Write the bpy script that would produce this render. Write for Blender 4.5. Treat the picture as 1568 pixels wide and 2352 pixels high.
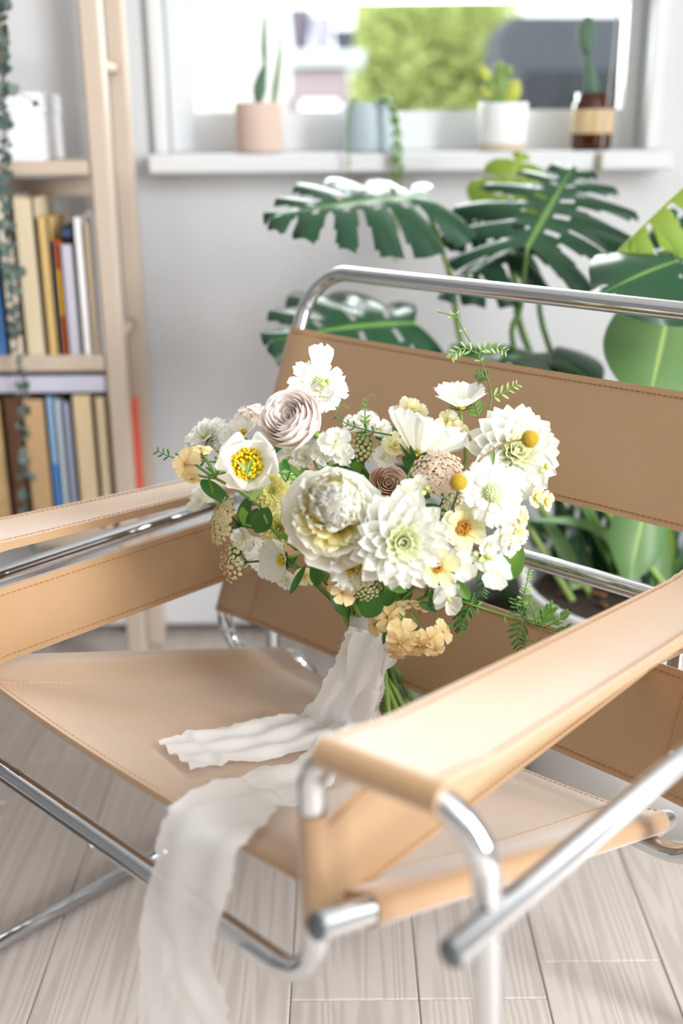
import bpy, math, random
from mathutils import Matrix, Vector, Euler
import numpy as np

random.seed(7)
sc = bpy.context.scene
for o in list(bpy.data.objects):
    bpy.data.objects.remove(o)
C = bpy.context.collection

# ------------------------------------------------------------------ camera
FPX, PITCH, ROLL, CAMH = 2581.4, 0.33292, -0.00932, 0.9361
cp, sp_ = math.cos(PITCH), math.sin(PITCH)
CF = Vector((0, cp, -sp_))
_r, _u = Vector((1, 0, 0)), Vector((0, sp_, cp))
CR = _r * math.cos(ROLL) + _u * math.sin(ROLL)
CU = _u * math.cos(ROLL) - _r * math.sin(ROLL)
CP = Vector((0, 0, CAMH))
cam = bpy.data.cameras.new('camera')
camo = bpy.data.objects.new('camera', cam)
C.objects.link(camo)
camo.matrix_world = Matrix(((CR.x, CU.x, -CF.x, CP.x), (CR.y, CU.y, -CF.y, CP.y), (CR.z, CU.z, -CF.z, CP.z), (0, 0, 0, 1)))
cam.sensor_fit = 'VERTICAL'
cam.sensor_height = 36.0
cam.sensor_width = 24.0
cam.lens = FPX / 2352 * 36
cam.clip_start = 0.02
cam.dof.use_dof = True
cam.dof.focus_distance = 1.12
cam.dof.aperture_fstop = 2.1
sc.camera = camo

# ------------------------------------------------------------------ world, large lights, exposure
w = bpy.data.worlds.new('sky')
sc.world = w
w.use_nodes = True
bg = w.node_tree.nodes['Background']
bg.inputs[0].default_value = (0.93, 0.97, 1.0, 1)
bg.inputs[1].default_value = 2.2

def area_light(name, loc, rot, sx, sy, power, col=(1, 1, 1)):
    l = bpy.data.lights.new(name, 'AREA')
    l.shape = 'RECTANGLE'
    l.size, l.size_y, l.energy, l.color = sx, sy, power, col
    o = bpy.data.objects.new(name, l)
    C.objects.link(o)
    o.location, o.rotation_euler = loc, rot
    return o
# daylight through the tall glazed opening in the wall on the sitter's side
area_light('daylight_right', (2.27, -0.85, 1.55), (0, math.radians(84), math.radians(20)), 1.8, 1.7, 265, (0.94, 0.97, 1.0))
# daylight through the window in the far wall
area_light('daylight_window', (0.11, 2.30, 1.40), (math.radians(-90), 0, 0), 0.92, 0.8, 28, (0.97, 0.99, 1.0))
sc.view_settings.view_transform = 'Standard'
sc.view_settings.look = 'None'
sc.view_settings.gamma = 1.0
sc.view_settings.exposure = 0.22
sc.cycles.max_bounces = 7
sc.cycles.transparent_max_bounces = 12
sc.cycles.sample_clamp_indirect = 6.0
sc.cycles.caustics_reflective = False
sc.cycles.caustics_refractive = False

# ------------------------------------------------------------------ helpers
def ray(px, py):
    return CF + CR * ((px - 784) / FPX) - CU * ((py - 1176) / FPX)

def at(px, py, zc):            # point at optical depth zc
    return CP + ray(px, py) * zc

def atY(px, py, Y):            # point on the vertical plane at distance Y
    v = ray(px, py)
    return CP + v * (Y / v.y)

def atZ(px, py, z):
    v = ray(px, py)
    return CP + v * ((z - CP.z) / v.z)

def cdir(a, b, c):             # right, up, towards the photographer
    return (CR * a + CU * b - CF * c).normalized()

def lin(r, g, b):
    f = lambda c: (c / 255 / 12.92) if c / 255 <= 0.04045 else ((c / 255 + 0.055) / 1.055) ** 2.4
    return (f(r), f(g), f(b), 1)

def newmat(name):
    m = bpy.data.materials.new(name)
    m.use_nodes = True
    nt = m.node_tree
    return m, nt, nt.nodes, nt.links, nt.nodes['Principled BSDF']

def mat(name, col, rough=0.5, metal=0.0, var=0.0, scale=20.0, bump=0.0, bscale=200.0, spec=0.5, trans=0.0, coat=0.0, objvar=0.0, stretch=None):
    m, nt, N, L, P = newmat(name)
    c = lin(*col)
    P.inputs['Base Color'].default_value = c
    P.inputs['Roughness'].default_value = rough
    P.inputs['Metallic'].default_value = metal
    P.inputs['Specular IOR Level'].default_value = spec
    P.inputs['Coat Weight'].default_value = coat
    tc = N.new('ShaderNodeTexCoord')
    src = tc.outputs['Object']
    if stretch:
        mp = N.new('ShaderNodeMapping')
        mp.inputs['Scale'].default_value = stretch
        L.new(src, mp.inputs[0])
        src = mp.outputs[0]
    if var or objvar:
        n = N.new('ShaderNodeTexNoise')
        n.inputs['Scale'].default_value = scale
        n.inputs['Detail'].default_value = 4
        L.new(src, n.inputs['Vector'])
        mx = N.new('ShaderNodeMix')
        mx.data_type = 'RGBA'
        mx.inputs['A'].default_value = tuple(x * (1 - var) for x in c[:3]) + (1,)
        mx.inputs['B'].default_value = tuple(min(1, x * (1 + var)) for x in c[:3]) + (1,)
        L.new(n.outputs['Fac'], mx.inputs['Factor'])
        out = mx.outputs['Result']
        if objvar:
            oi = N.new('ShaderNodeObjectInfo')
            h = N.new('ShaderNodeHueSaturation')
            mr = N.new('ShaderNodeMapRange')
            mr.inputs['To Min'].default_value = 1 - objvar
            mr.inputs['To Max'].default_value = 1 + objvar
            L.new(oi.outputs['Random'], mr.inputs['Value'])
            L.new(mr.outputs[0], h.inputs['Value'])
            L.new(out, h.inputs['Color'])
            out = h.outputs['Color']
        L.new(out, P.inputs['Base Color'])
    if bump:
        n2 = N.new('ShaderNodeTexNoise')
        n2.inputs['Scale'].default_value = bscale
        n2.inputs['Detail'].default_value = 3
        L.new(src, n2.inputs['Vector'])
        b = N.new('ShaderNodeBump')
        b.inputs['Strength'].default_value = bump
        b.inputs['Distance'].default_value = 0.002
        L.new(n2.outputs['Fac'], b.inputs['Height'])
        L.new(b.outputs[0], P.inputs['Normal'])
    if trans:
        t = N.new('ShaderNodeBsdfTranslucent')
        t.inputs['Color'].default_value = c
        if var or objvar:
            L.new(out, t.inputs['Color'])
        mxs = N.new('ShaderNodeMixShader')
        mxs.inputs[0].default_value = trans
        L.new(P.outputs[0], mxs.inputs[1])
        L.new(t.outputs[0], mxs.inputs[2])
        L.new(mxs.outputs[0], N['Material Output'].inputs['Surface'])
    return m

def grad(name, stops, rough=0.55, trans=0.25, attr='u'):   # colour runs from the foot of a petal or leaf to its tip
    m, nt, N, L, P = newmat(name)
    a = N.new('ShaderNodeAttribute')
    a.attribute_name = attr
    r = N.new('ShaderNodeValToRGB')
    e = r.color_ramp.elements
    while len(e) < len(stops):
        e.new(0.5)
    for i, (p, col) in enumerate(stops):
        e[i].position = p
        e[i].color = lin(*col)
    L.new(a.outputs['Fac'], r.inputs[0])
    L.new(r.outputs[0], P.inputs['Base Color'])
    P.inputs['Roughness'].default_value = rough
    P.inputs['Specular IOR Level'].default_value = 0.3
    t = N.new('ShaderNodeBsdfTranslucent')
    L.new(r.outputs[0], t.inputs['Color'])
    mxs = N.new('ShaderNodeMixShader')
    mxs.inputs[0].default_value = trans
    L.new(P.outputs[0], mxs.inputs[1])
    L.new(t.outputs[0], mxs.inputs[2])
    L.new(mxs.outputs[0], N['Material Output'].inputs['Surface'])
    return m

WM = {}                        # world matrices, so that parts can be placed in world space
def mesh(name, verts, faces, material, smooth=True, attr=None):
    me = bpy.data.meshes.new(name)
    me.from_pydata([tuple(v) for v in verts], [], faces)
    if smooth:
        me.polygons.foreach_set('use_smooth', [True] * len(me.polygons))
    if material:
        me.materials.append(material)
    if attr is not None:
        at_ = me.attributes.new('u', 'FLOAT', 'POINT')
        at_.data.foreach_set('value', attr)
    me.update()
    return me

def put(name, me, parent=None, M=None):
    o = bpy.data.objects.new(name, me)
    C.objects.link(o)
    M = M or Matrix.Identity(4)
    WM[o] = M
    if parent is not None:
        o.parent = parent
        o.matrix_local = WM[parent].inverted() @ M
    else:
        o.matrix_local = M
    return o

def obj(name, verts, faces, material, parent=None, M=None, smooth=True):
    return put(name, mesh(name, verts, faces, material, smooth), parent, M)

def thing(name, label, cat, loc=(0, 0, 0), M=None, group=None):
    o = put(name, None, None, M or Matrix.Translation(loc))
    o.empty_display_size = 0.05
    return tag(o, label, cat, group)

def tag(o, label=None, cat=None, group=None, kind=None):
    for k, v in (('label', label), ('category', cat), ('group', group), ('kind', kind)):
        if v:
            o[k] = v
    return o

def wobj(name, verts, faces, material, parent, smooth=True):
    """verts in world space; the object's origin goes to the mean of its points"""
    c = sum((Vector(v) for v in verts), Vector()) / len(verts)
    return obj(name, [Vector(v) - c for v in verts], faces, material, parent, Matrix.Translation(c), smooth)

class MB:
    def __init__(s):
        s.v, s.f = [], []
    def add(s, v, f):
        n = len(s.v)
        s.v += [Vector(x) for x in v]
        s.f += [tuple(i + n for i in q) for q in f]
        return s
    def box(s, lo, hi, b=0.0):
        return s.add(*boxmesh(lo, hi, b))
    def tube(s, path, r, seg=8, closed=False):
        return s.add(*tubemesh(path, r, seg, closed))
    def ball(s, c, r, nu=8, nv=6, sq=(1, 1, 1)):
        return s.add(*ballmesh(c, r, nu, nv, sq))

def boxmesh(lo, hi, b=0.0):
    lo, hi = [min(a, c) for a, c in zip(lo, hi)], [max(a, c) for a, c in zip(lo, hi)]
    b = min(b, 0.45 * min(h - l for l, h in zip(lo, hi)))
    if b <= 0:
        x0, y0, z0 = lo
        x1, y1, z1 = hi
        v = [(x0, y0, z0), (x1, y0, z0), (x1, y1, z0), (x0, y1, z0), (x0, y0, z1), (x1, y0, z1), (x1, y1, z1), (x0, y1, z1)]
        return v, [(0, 3, 2, 1), (4, 5, 6, 7), (0, 1, 5, 4), (1, 2, 6, 5), (2, 3, 7, 6), (3, 0, 4, 7)]
    v, f, idx = [], [], {}
    for sx in (0, 1):
        for sy in (0, 1):
            for sz in (0, 1):
                c = [(hi if t else lo)[i] for i, t in enumerate((sx, sy, sz))]
                i_ = [c[i] + (-b if t else b) for i, t in enumerate((sx, sy, sz))]
                idx[sx, sy, sz] = len(v)
                v += [(c[0], i_[1], i_[2]), (i_[0], c[1], i_[2]), (i_[0], i_[1], c[2])]
    for ax in range(3):
        o1, o2 = [(1, 2), (2, 0), (0, 1)][ax]
        for s in (0, 1):
            def k(a, bb):
                t = [0, 0, 0]
                t[ax], t[o1], t[o2] = s, a, bb
                return idx[tuple(t)] + ax
            q = (k(0, 0), k(1, 0), k(1, 1), k(0, 1))
            f.append(q if s else q[::-1])
    for ax in range(3):
        o1, o2 = [(1, 2), (2, 0), (0, 1)][ax]
        for a in (0, 1):
            for bb in (0, 1):
                def k(s, w_):
                    t = [0, 0, 0]
                    t[ax], t[o1], t[o2] = s, a, bb
                    return idx[tuple(t)] + w_
                q = (k(0, o1), k(1, o1), k(1, o2), k(0, o2))
                f.append(q if (a == bb) else q[::-1])
    for s in idx:
        q = (idx[s], idx[s] + 1, idx[s] + 2)
        f.append(q if sum(s) % 2 else q[::-1])
    return v, f

def frames(path, closed=False):
    P = [Vector(p) for p in path]
    n = len(P)
    T = []
    for i in range(n):
        a = P[(i - 1) % n] if (closed or i > 0) else P[i]
        b = P[(i + 1) % n] if (closed or i < n - 1) else P[i]
        T.append((b - a).normalized())
    up = Vector((0, 0, 1)) if abs(T[0].z) < 0.9 else Vector((0, 1, 0))
    X = T[0].cross(up).normalized()
    out = []
    for i in range(n):
        if i:
            q = T[i - 1].rotation_difference(T[i])
            X = q @ X
            X = (X - T[i] * X.dot(T[i])).normalized()
        out.append((P[i], X, T[i].cross(X)))
    return out

def tubemesh(path, r, seg=12, closed=False):
    fr = frames(path, closed)
    R = r if isinstance(r, (list, tuple)) else [r] * len(fr)
    v, f = [], []
    for (p, x, y), rr in zip(fr, R):
        for k in range(seg):
            a = 2 * math.pi * k / seg
            v.append(p + x * (rr * math.cos(a)) + y * (rr * math.sin(a)))
    n = len(fr)
    for i in range(n if closed else n - 1):
        j = (i + 1) % n
        for k in range(seg):
            k2 = (k + 1) % seg
            f.append((i * seg + k, i * seg + k2, j * seg + k2, j * seg + k))
    if not closed:
        f.append(tuple(range(seg))[::-1])
        f.append(tuple((n - 1) * seg + k for k in range(seg)))
    return v, f

def fillet(pts, rad, closed=False, n=9):
    P = [Vector(p) for p in pts]
    m = len(P)
    out = []
    for i in range(m):
        r = rad[i] if isinstance(rad, (list, tuple)) else rad
        if (not closed and i in (0, m - 1)) or r <= 0:
            out.append(P[i])
            continue
        a, b = (P[i - 1] - P[i]).normalized(), (P[(i + 1) % m] - P[i]).normalized()
        ang = a.angle(b)
        t = r / math.tan(ang / 2)
        bis = (a + b).normalized()
        c = P[i] + bis * (r / math.sin(ang / 2))
        s, e = P[i] + a * t - c, P[i] + b * t - c
        for k in range(n + 1):
            q = s.lerp(e, k / n).normalized() * r
            out.append(c + q) if 0 < k < n else out.append(c + (s if k == 0 else e))
    return out

def ballmesh(c, r, nu=10, nv=7, sq=(1, 1, 1)):
    c = Vector(c)
    v, f = [], []
    for j in range(1, nv):
        t = math.pi * j / nv
        for i in range(nu):
            a = 2 * math.pi * i / nu
            v.append(c + Vector((r * sq[0] * math.sin(t) * math.cos(a), r * sq[1] * math.sin(t) * math.sin(a), r * sq[2] * math.cos(t))))
    top, bot = len(v), len(v) + 1
    v += [c + Vector((0, 0, r * sq[2])), c - Vector((0, 0, r * sq[2]))]
    for j in range(nv - 2):
        for i in range(nu):
            k = (i + 1) % nu
            f.append((j * nu + i, (j + 1) * nu + i, (j + 1) * nu + k, j * nu + k))
    for i in range(nu):
        k = (i + 1) % nu
        f.append((top, i, k))
        f.append((bot, (nv - 2) * nu + k, (nv - 2) * nu + i))
    return v, f

def lathe(profile, seg=32, c=(0, 0, 0)):
    c = Vector(c)
    v, f = [], []
    for r, z in profile:
        for k in range(seg):
            a = 2 * math.pi * k / seg
            v.append(c + Vector((r * math.cos(a), r * math.sin(a), z)))
    for i in range(len(profile) - 1):
        for k in range(seg):
            k2 = (k + 1) % seg
            f.append((i * seg + k, i * seg + k2, (i + 1) * seg + k2, (i + 1) * seg + k))
    return v, f

def smooth_path(pts, n=6):
    P = [Vector(p) for p in pts]
    P = [P[0] * 2 - P[1]] + P + [P[-1] * 2 - P[-2]]
    out = []
    for i in range(1, len(P) - 2):
        for k in range(n):
            t = k / n
            a, b, c, d = P[i - 1], P[i], P[i + 1], P[i + 2]
            out.append(0.5 * ((2 * b) + (c - a) * t + (2 * a - 5 * b + 4 * c - d) * t * t + (3 * b - a - 3 * c + d) * t ** 3))
    out.append(P[-2])
    return out

def basis(z, y=None):
    z = z.normalized()
    y = y if y is not None else (Vector((0, 0, 1)) if abs(z.z) < 0.95 else Vector((0, 1, 0)))
    y = (y - z * y.dot(z)).normalized()
    x = y.cross(z)
    return Matrix(((x.x, y.x, z.x, 0), (x.y, y.y, z.y, 0), (x.z, y.z, z.z, 0), (0, 0, 0, 1)))

T_ = Matrix.Translation
def Rx(a): return Matrix.Rotation(a, 4, 'X')
def Rz(a): return Matrix.Rotation(a, 4, 'Z')
def Sc(s): return Matrix.Diagonal((s, s, s, 1))
# ------------------------------------------------------------------ setting: floor, walls, window
def wood_floor_mat():
    m, nt, N, L, P = newmat('oak_plank')
    tc = N.new('ShaderNodeTexCoord')
    oi = N.new('ShaderNodeObjectInfo')
    add = N.new('ShaderNodeVectorMath')
    mul = N.new('ShaderNodeVectorMath')
    mul.operation = 'SCALE'
    comb = N.new('ShaderNodeCombineXYZ')
    L.new(oi.outputs['Random'], comb.inputs[0])
    L.new(oi.outputs['Random'], comb.inputs[1])
    L.new(comb.outputs[0], mul.inputs[0])
    mul.inputs['Scale'].default_value = 37.0
    L.new(tc.outputs['Object'], add.inputs[0])
    L.new(mul.outputs[0], add.inputs[1])
    mp = N.new('ShaderNodeMapping')
    mp.inputs['Scale'].default_value = (16, 0.55, 1)
    L.new(add.outputs[0], mp.inputs[0])
    n = N.new('ShaderNodeTexNoise')
    n.inputs['Scale'].default_value = 1.0
    n.inputs['Detail'].default_value = 2
    L.new(mp.outputs[0], n.inputs['Vector'])
    # grain lines follow the contour lines of a stretched noise, as cathedral grain does
    mu = N.new('ShaderNodeMath')
    mu.operation = 'MULTIPLY'
    mu.inputs[1].default_value = 110.0
    L.new(n.outputs['Fac'], mu.inputs[0])
    si = N.new('ShaderNodeMath')
    si.operation = 'SINE'
    L.new(mu.outputs[0], si.inputs[0])
    r = N.new('ShaderNodeValToRGB')
    r.color_ramp.elements[0].position = 0.0
    r.color_ramp.elements[0].color = lin(184, 173, 163)
    r.color_ramp.elements[1].position = 0.75
    r.color_ramp.elements[1].color = lin(199, 189, 181)
    mr = N.new('ShaderNodeMapRange')
    mr.inputs['From Min'].default_value = -1
    L.new(si.outputs[0], mr.inputs['Value'])
    L.new(mr.outputs[0], r.inputs[0])
    h = N.new('ShaderNodeHueSaturation')
    m2 = N.new('ShaderNodeMapRange')
    m2.inputs['To Min'].default_value = 0.96
    m2.inputs['To Max'].default_value = 1.04
    L.new(oi.outputs['Random'], m2.inputs['Value'])
    L.new(m2.outputs[0], h.inputs['Value'])
    L.new(r.outputs[0], h.inputs['Color'])
    L.new(h.outputs[0], P.inputs['Base Color'])
    P.inputs['Roughness'].default_value = 0.5
    b = N.new('ShaderNodeBump')
    b.inputs['Strength'].default_value = 0.25
    b.inputs['Distance'].default_value = 0.0006
    L.new(mr.outputs[0], b.inputs['Height'])
    L.new(b.outputs[0], P.inputs['Normal'])
    return m
M_wall = mat('wall_paint', (208, 208, 209), 0.8, var=0.015, scale=3, bump=0.05, bscale=350)
M_walld = mat('darkened_unseen_wall', (118, 117, 116), 0.8, var=0.015, scale=3)  # for the unseen left and back walls, darkened to cut bounced fill light
M_trim = mat('white_trim_paint', (214, 215, 216), 0.45)
M_gap = mat('floor_underlay', (150, 132, 112), 0.9)
M_plank = wood_floor_mat()
X0, X1, Y0, Y1, ZC = -2.8, 2.35, -3.0, 2.07, 2.6
fl = tag(obj('floor', *boxmesh((X0, Y0, -0.06), (X1, Y1 + 0.1, -0.006)), M_gap, smooth=False), kind='structure')
PW = 0.145
meshes = {}
k0 = int((X0 + 0.063) / PW) - 1
for k in range(k0, k0 + 40):
    xa, xb = -0.063 + k * PW, -0.063 + (k + 1) * PW
    if xa > X1 - 0.02 or xb < X0 + 0.02:
        continue
    off = 1.02 if k == 1 else (1.02 + 0.37 * k * 1.7) % 1.2
    ys = off - 1.2 * 7
    while ys < Y1:
        ya, yb = max(ys, Y0), min(ys + 1.2, Y1 + 0.08)
        if yb - ya > 0.05:
            key = round(yb - ya, 3)
            if key not in meshes:
                meshes[key] = mesh('plank', *boxmesh((-PW / 2 + 0.0005, -key / 2 + 0.0005, -0.012), (PW / 2 - 0.0005, key / 2 - 0.0005, 0.0), 0.0012), M_plank, False)
            put('plank', meshes[key], fl, T_(((xa + xb) / 2, (ya + yb) / 2, 0)))
        ys += 1.2

def wall_with_hole(name, axis, pos, th, a0, a1, z0, z1, h0, h1, hz0, hz1):
    mb = MB()
    def bx(p, q, r, s):
        if q - p > 1e-4 and s - r > 1e-4:
            if axis == 'Y':
                mb.box((p, pos, r), (q, pos + th, s))
            else:
                mb.box((pos, p, r), (pos + th, q, s))
    bx(a0, h0, z0, z1); bx(h1, a1, z0, z1); bx(h0, h1, z0, hz0); bx(h0, h1, hz1, z1)
    return tag(obj(name, mb.v, mb.f, M_wall, smooth=False), kind='structure')
WY = Y1
wx0, wx1 = atY(372, 200, WY).x, atY(1492, 200, WY).x
SZ = atY(900, 351, WY - 0.07).z             # top of the window sill
wz1 = 1.75
wall_with_hole('wall_front', 'Y', WY, 0.16, X0, X1, 0, ZC, wx0, wx1, SZ - 0.02, wz1)
tag(obj('wall_left', *boxmesh((X0 - 0.1, Y0, 0), (X0, Y1, ZC)), M_walld, smooth=False), kind='structure')
wall_with_hole('wall_right', 'X', X1, 0.12, Y0, Y1, 0, ZC, -1.75, 0.05, 0.5, 2.45)
tag(obj('wall_back', *boxmesh((X0, Y0 - 0.12, 0), (X1, Y0, ZC)), M_walld, smooth=False), kind='structure')
tag(obj('ceiling', *boxmesh((X0, Y0, ZC), (X1, Y1, ZC + 0.1)), mat('ceiling_paint', (236, 236, 235), 0.9), smooth=False), kind='structure')

# window in the far wall: casing, sash frame, pane, sill
def window_glass():
    m, nt, N, L, P = newmat('window_glass')
    t = N.new('ShaderNodeBsdfTransparent')
    t.inputs['Color'].default_value = (0.96, 0.98, 0.97, 1)
    g = N.new('ShaderNodeBsdfGlossy')
    g.inputs['Roughness'].default_value = 0.02
    f = N.new('ShaderNodeFresnel')
    f.inputs['IOR'].default_value = 1.3
    mx = N.new('ShaderNodeMixShader')
    L.new(f.outputs[0], mx.inputs[0])
    L.new(t.outputs[0], mx.inputs[1])
    L.new(g.outputs[0], mx.inputs[2])
    L.new(mx.outputs[0], N['Material Output'].inputs['Surface'])
    return m
M_glass = window_glass()
win = tag(put('window_1', None, None, T_(((wx0 + wx1) / 2, WY, SZ))), kind='structure')
gx0, gx1 = atY(447, 150, WY + 0.09).x, atY(1430, 150, WY + 0.09).x
gz0, gz1 = atY(784, 256, WY + 0.09).z, atY(784, 8, WY + 0.09).z
yf0, yf1 = WY + 0.065, WY + 0.12
def wpart(name, lo, hi, m, b=0.003):
    return wobj(name, *boxmesh(lo, hi, b), m, win, smooth=False)
wpart('stile', (wx0 + 0.001, yf0, SZ), (gx0, yf1, wz1), M_trim)
wpart('stile', (gx1, yf0, SZ), (wx1 - 0.001, yf1, wz1), M_trim)
wpart('bottom_rail', (gx0, yf0, SZ), (gx1, yf1, gz0), M_trim)
wpart('meeting_rail', (gx0, yf0, gz1), (gx1, yf1, gz1 + 0.05), M_trim)
wpart('top_rail', (gx0, yf0, wz1 - 0.05), (gx1, yf1, wz1), M_trim)
wpart('pane', (gx0, WY + 0.09, gz0), (gx1, WY + 0.094, gz1), M_glass, 0)
wpart('pane', (gx0, WY + 0.09, gz1 + 0.05), (gx1, WY + 0.094, wz1 - 0.05), M_glass, 0)
cx0, cx1 = atY(345, 200, WY - 0.015).x, atY(1524, 200, WY - 0.015).x
wpart('casing', (cx0, WY - 0.016, SZ), (wx0 + 0.004, WY, wz1 + 0.06), M_trim)
wpart('casing', (wx1 - 0.004, WY - 0.016, SZ), (cx1, WY, wz1 + 0.06), M_trim)
wpart('casing', (cx0, WY - 0.016, wz1), (cx1, WY, wz1 + 0.06), M_trim)
sx0, sx1 = atY(338, 380, WY - 0.07).x, atY(1545, 380, WY - 0.07).x
sth = SZ - atY(900, 396, WY - 0.07).z
wpart('sill', (sx0, WY - 0.07, SZ - sth), (sx1, WY, SZ), M_trim, 0.004)
wpart('sill_board', (wx0, WY, SZ - 0.02), (wx1, yf0 + 0.001, SZ), M_trim, 0)

# frames of the two openings the daylight comes through
def opening_frame(name, axis, pos, a0, a1, z0, z1):
    o = tag(put(name, None, None, Matrix.Identity(4)), kind='structure')
    t = 0.06
    for n_, (p, q, r, s) in (('stile', (a0, a0 + t, z0, z1)), ('stile', (a1 - t, a1, z0, z1)), ('bottom_rail', (a0 + t, a1 - t, z0, z0 + t)), ('top_rail', (a0 + t, a1 - t, z1 - t, z1)), ('mullion', ((a0 + a1) / 2 - t / 2, (a0 + a1) / 2 + t / 2, z0 + t, z1 - t))):
        lo, hi = ((p, pos, r), (q, pos + 0.06, s)) if axis == 'Y' else ((pos, p, r), (pos + 0.06, q, s))
        wobj(n_, *boxmesh(lo, hi, 0.003), M_trim, o, smooth=False)
opening_frame('window_2', 'X', X1 + 0.03, -1.75, 0.05, 0.5, 2.45)

# baseboard heater along the far wall
hb = atY(450, 1437, 1.98).z
ht = thing('baseboard_heater', 'long low white baseboard heater on the floor along the wall under the window', 'heater', (-0.65, 2.02, 0))
wobj('housing', *boxmesh((-1.5, 1.98, max(hb, 0.018)), (0.05, 2.068, 0.19), 0.006), M_trim, ht, smooth=False)
wobj('foot', *boxmesh((-1.45, 2.0, 0), (-1.42, 2.06, 0.03)), M_trim, ht, smooth=False)
wobj('foot', *boxmesh((-0.02, 2.0, 0), (0.01, 2.06, 0.03)), M_trim, ht, smooth=False)

# pale fringed rug at the far left
rg = thing('rug', 'pale woven rug with a fringed edge on the plank floor beside the armchair', 'rug', (-1.0, 1.2, 0))
M_rug = mat('rug_wool', (222, 218, 212), 0.95, var=0.1, scale=80, bump=0.6, bscale=300)
wobj('pile', *boxmesh((-1.7, 0.75, 0.0005), (-0.545, 1.42, 0.012), 0.004), M_rug, rg)
mb = MB()
for i in range(110):
    y = 0.755 + i * 0.006
    mb.tube([(-0.55, y, 0.006), (-0.525, y + random.uniform(-.003, .003), 0.004), (-0.5 + random.uniform(-.012, .01), y + random.uniform(-.006, .006), 0.0025)], 0.0018, 5)
tag(wobj('fringe', mb.v, mb.f, M_rug, rg), kind='stuff')
# ------------------------------------------------------------------ armchair of bent tube and leather straps
def leather_mat(name, col, rough=0.45):
    m = mat(name, col, rough, var=0.06, scale=9, bump=0.10, bscale=900, spec=1.0)
    P = m.node_tree.nodes['Principled BSDF']
    P.inputs['Sheen Weight'].default_value = 0.7
    P.inputs['Sheen Roughness'].default_value = 0.45
    P.inputs['Sheen Tint'].default_value = (1, 0.95, 0.92, 1)
    return m
M_lea = leather_mat('tan_leather', (161, 125, 86))
M_thread = mat('tan_thread', (150, 104, 62), 0.7)
M_thread_pale = mat('pale_thread', (196, 150, 104), 0.7)
M_chr = mat('chrome', (208, 210, 213), 0.04, 1.0)
M_cap = mat('grey_plug', (96, 102, 106), 0.3, 0.3)
YAW = 0.764286
chM = T_((0.03124, 1.04991, 0)) @ Rz(-YAW)
ch = thing('tubular_armchair', 'low armchair of bent chrome tube with broad tan leather straps, holding the white bouquet', 'armchair', M=chM)
TR = 0.0097
def cpart(name, v, f, m, parent=None, smooth=True):
    c = sum((Vector(x) for x in v), Vector()) / len(v)
    return obj(name, [Vector(x) - c for x in v], f, m, parent or ch, chM @ T_(c), smooth)
def ctube(name, pts, rad, closed=False, seg=20, parent=None, r=TR):
    return cpart(name, *tubemesh(fillet(pts, rad, closed), r, seg, closed), M_chr, parent)
def plug(p, d, parent):
    p, d = Vector(p), Vector(d).normalized()
    cpart('end_plug', *tubemesh([p - d * 0.004, p + d * 0.0005, p + d * 0.0022], [TR * .97, TR * .97, TR * .8], 18), M_cap, parent)

a_, b_, h_, yf_ = 0.3626, 0.2407, 0.5405, -0.300
yin, yf2, yf3, hc = -0.3213, -0.3242, -0.2612, 0.3476
yr, hr, hcr = 0.190, 0.5212, 0.365
def front_half(s):
    return [(s * a_, -0.02, TR), (s * a_, yf3 if s > 0 else -0.40, TR), (s * a_, yf_, h_), (s * (b_ - 0.007), yin, h_ + 0.005), (s * b_, yf2, hc)]
p = front_half(1) + front_half(-1)[::-1]
ff = ctube('front_frame', p, [0, .055, .05, .03, .045, .045, .03, .05, .055, 0])
def rear_half(s):
    return [(s * a_, -0.02, TR), (s * a_, yr, TR), (s * a_, yr, hr), (s * b_, yr, hr), (s * b_, yr, hcr)]
rf = ctube('rear_frame', rear_half(1) + rear_half(-1)[::-1], [0, .055, .05, .03, .045, .045, .03, .05, .055, 0])
for s in (1, -1):
    cpart('joint_sleeve', *tubemesh([(s * a_, -0.035, TR), (s * a_, -0.005, TR)], TR * 1.03, 18), M_chr, ff)
r_, yrf, zr, yrr, zrr = 0.3682, -0.3378, 0.4637, 0.2083, 0.4749
rl = ctube('side_rail_frame', [(r_, yrf, zr), (r_, yrr, zrr), (-r_, yrr, zrr), (-r_, yrf, zr)], [0, .05, .05, 0])
for s in (1, -1):
    plug((s * r_, yrf, zr), (0, -1, 0), rl)
wb, yt, zt, yb, zb = 0.335, 0.2588, 0.7578, 0.0652, 0.2985
yb2, zb2 = 0.0982, 0.2690
bk = ctube('back_frame', [(0, yb2, zb2), (wb, yb2, zb2), (wb, 0.0795, 0.333), (wb, yt, zt), (-wb, yt, zt), (-wb, 0.0795, 0.333), (-wb, yb2, zb2)], [0, .05, .05, .058, .058, .05, .05], closed=True)
s_, ysf, zsf, ysr, zsr = 0.2707, -0.3542, 0.4392, 0.1336, 0.2762
A3, B3 = Vector((0, ysf, zsf)), Vector((0, ysr, zsr))
sd = (B3 - A3).normalized()
def rail_pt(s, t):
    q = A3.lerp(B3, t)
    return Vector((s * s_, q.y, q.z))
for s in (1, -1):
    e = rail_pt(s, 1.0)
    sr = ctube('seat_rail', [rail_pt(s, 0), e + sd * 0.012, e + sd * 0.012 + Vector((-s * 0.02, 0.012, -0.028))], [0, .02, 0])
    plug(rail_pt(s, 0), -sd, sr)

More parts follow.
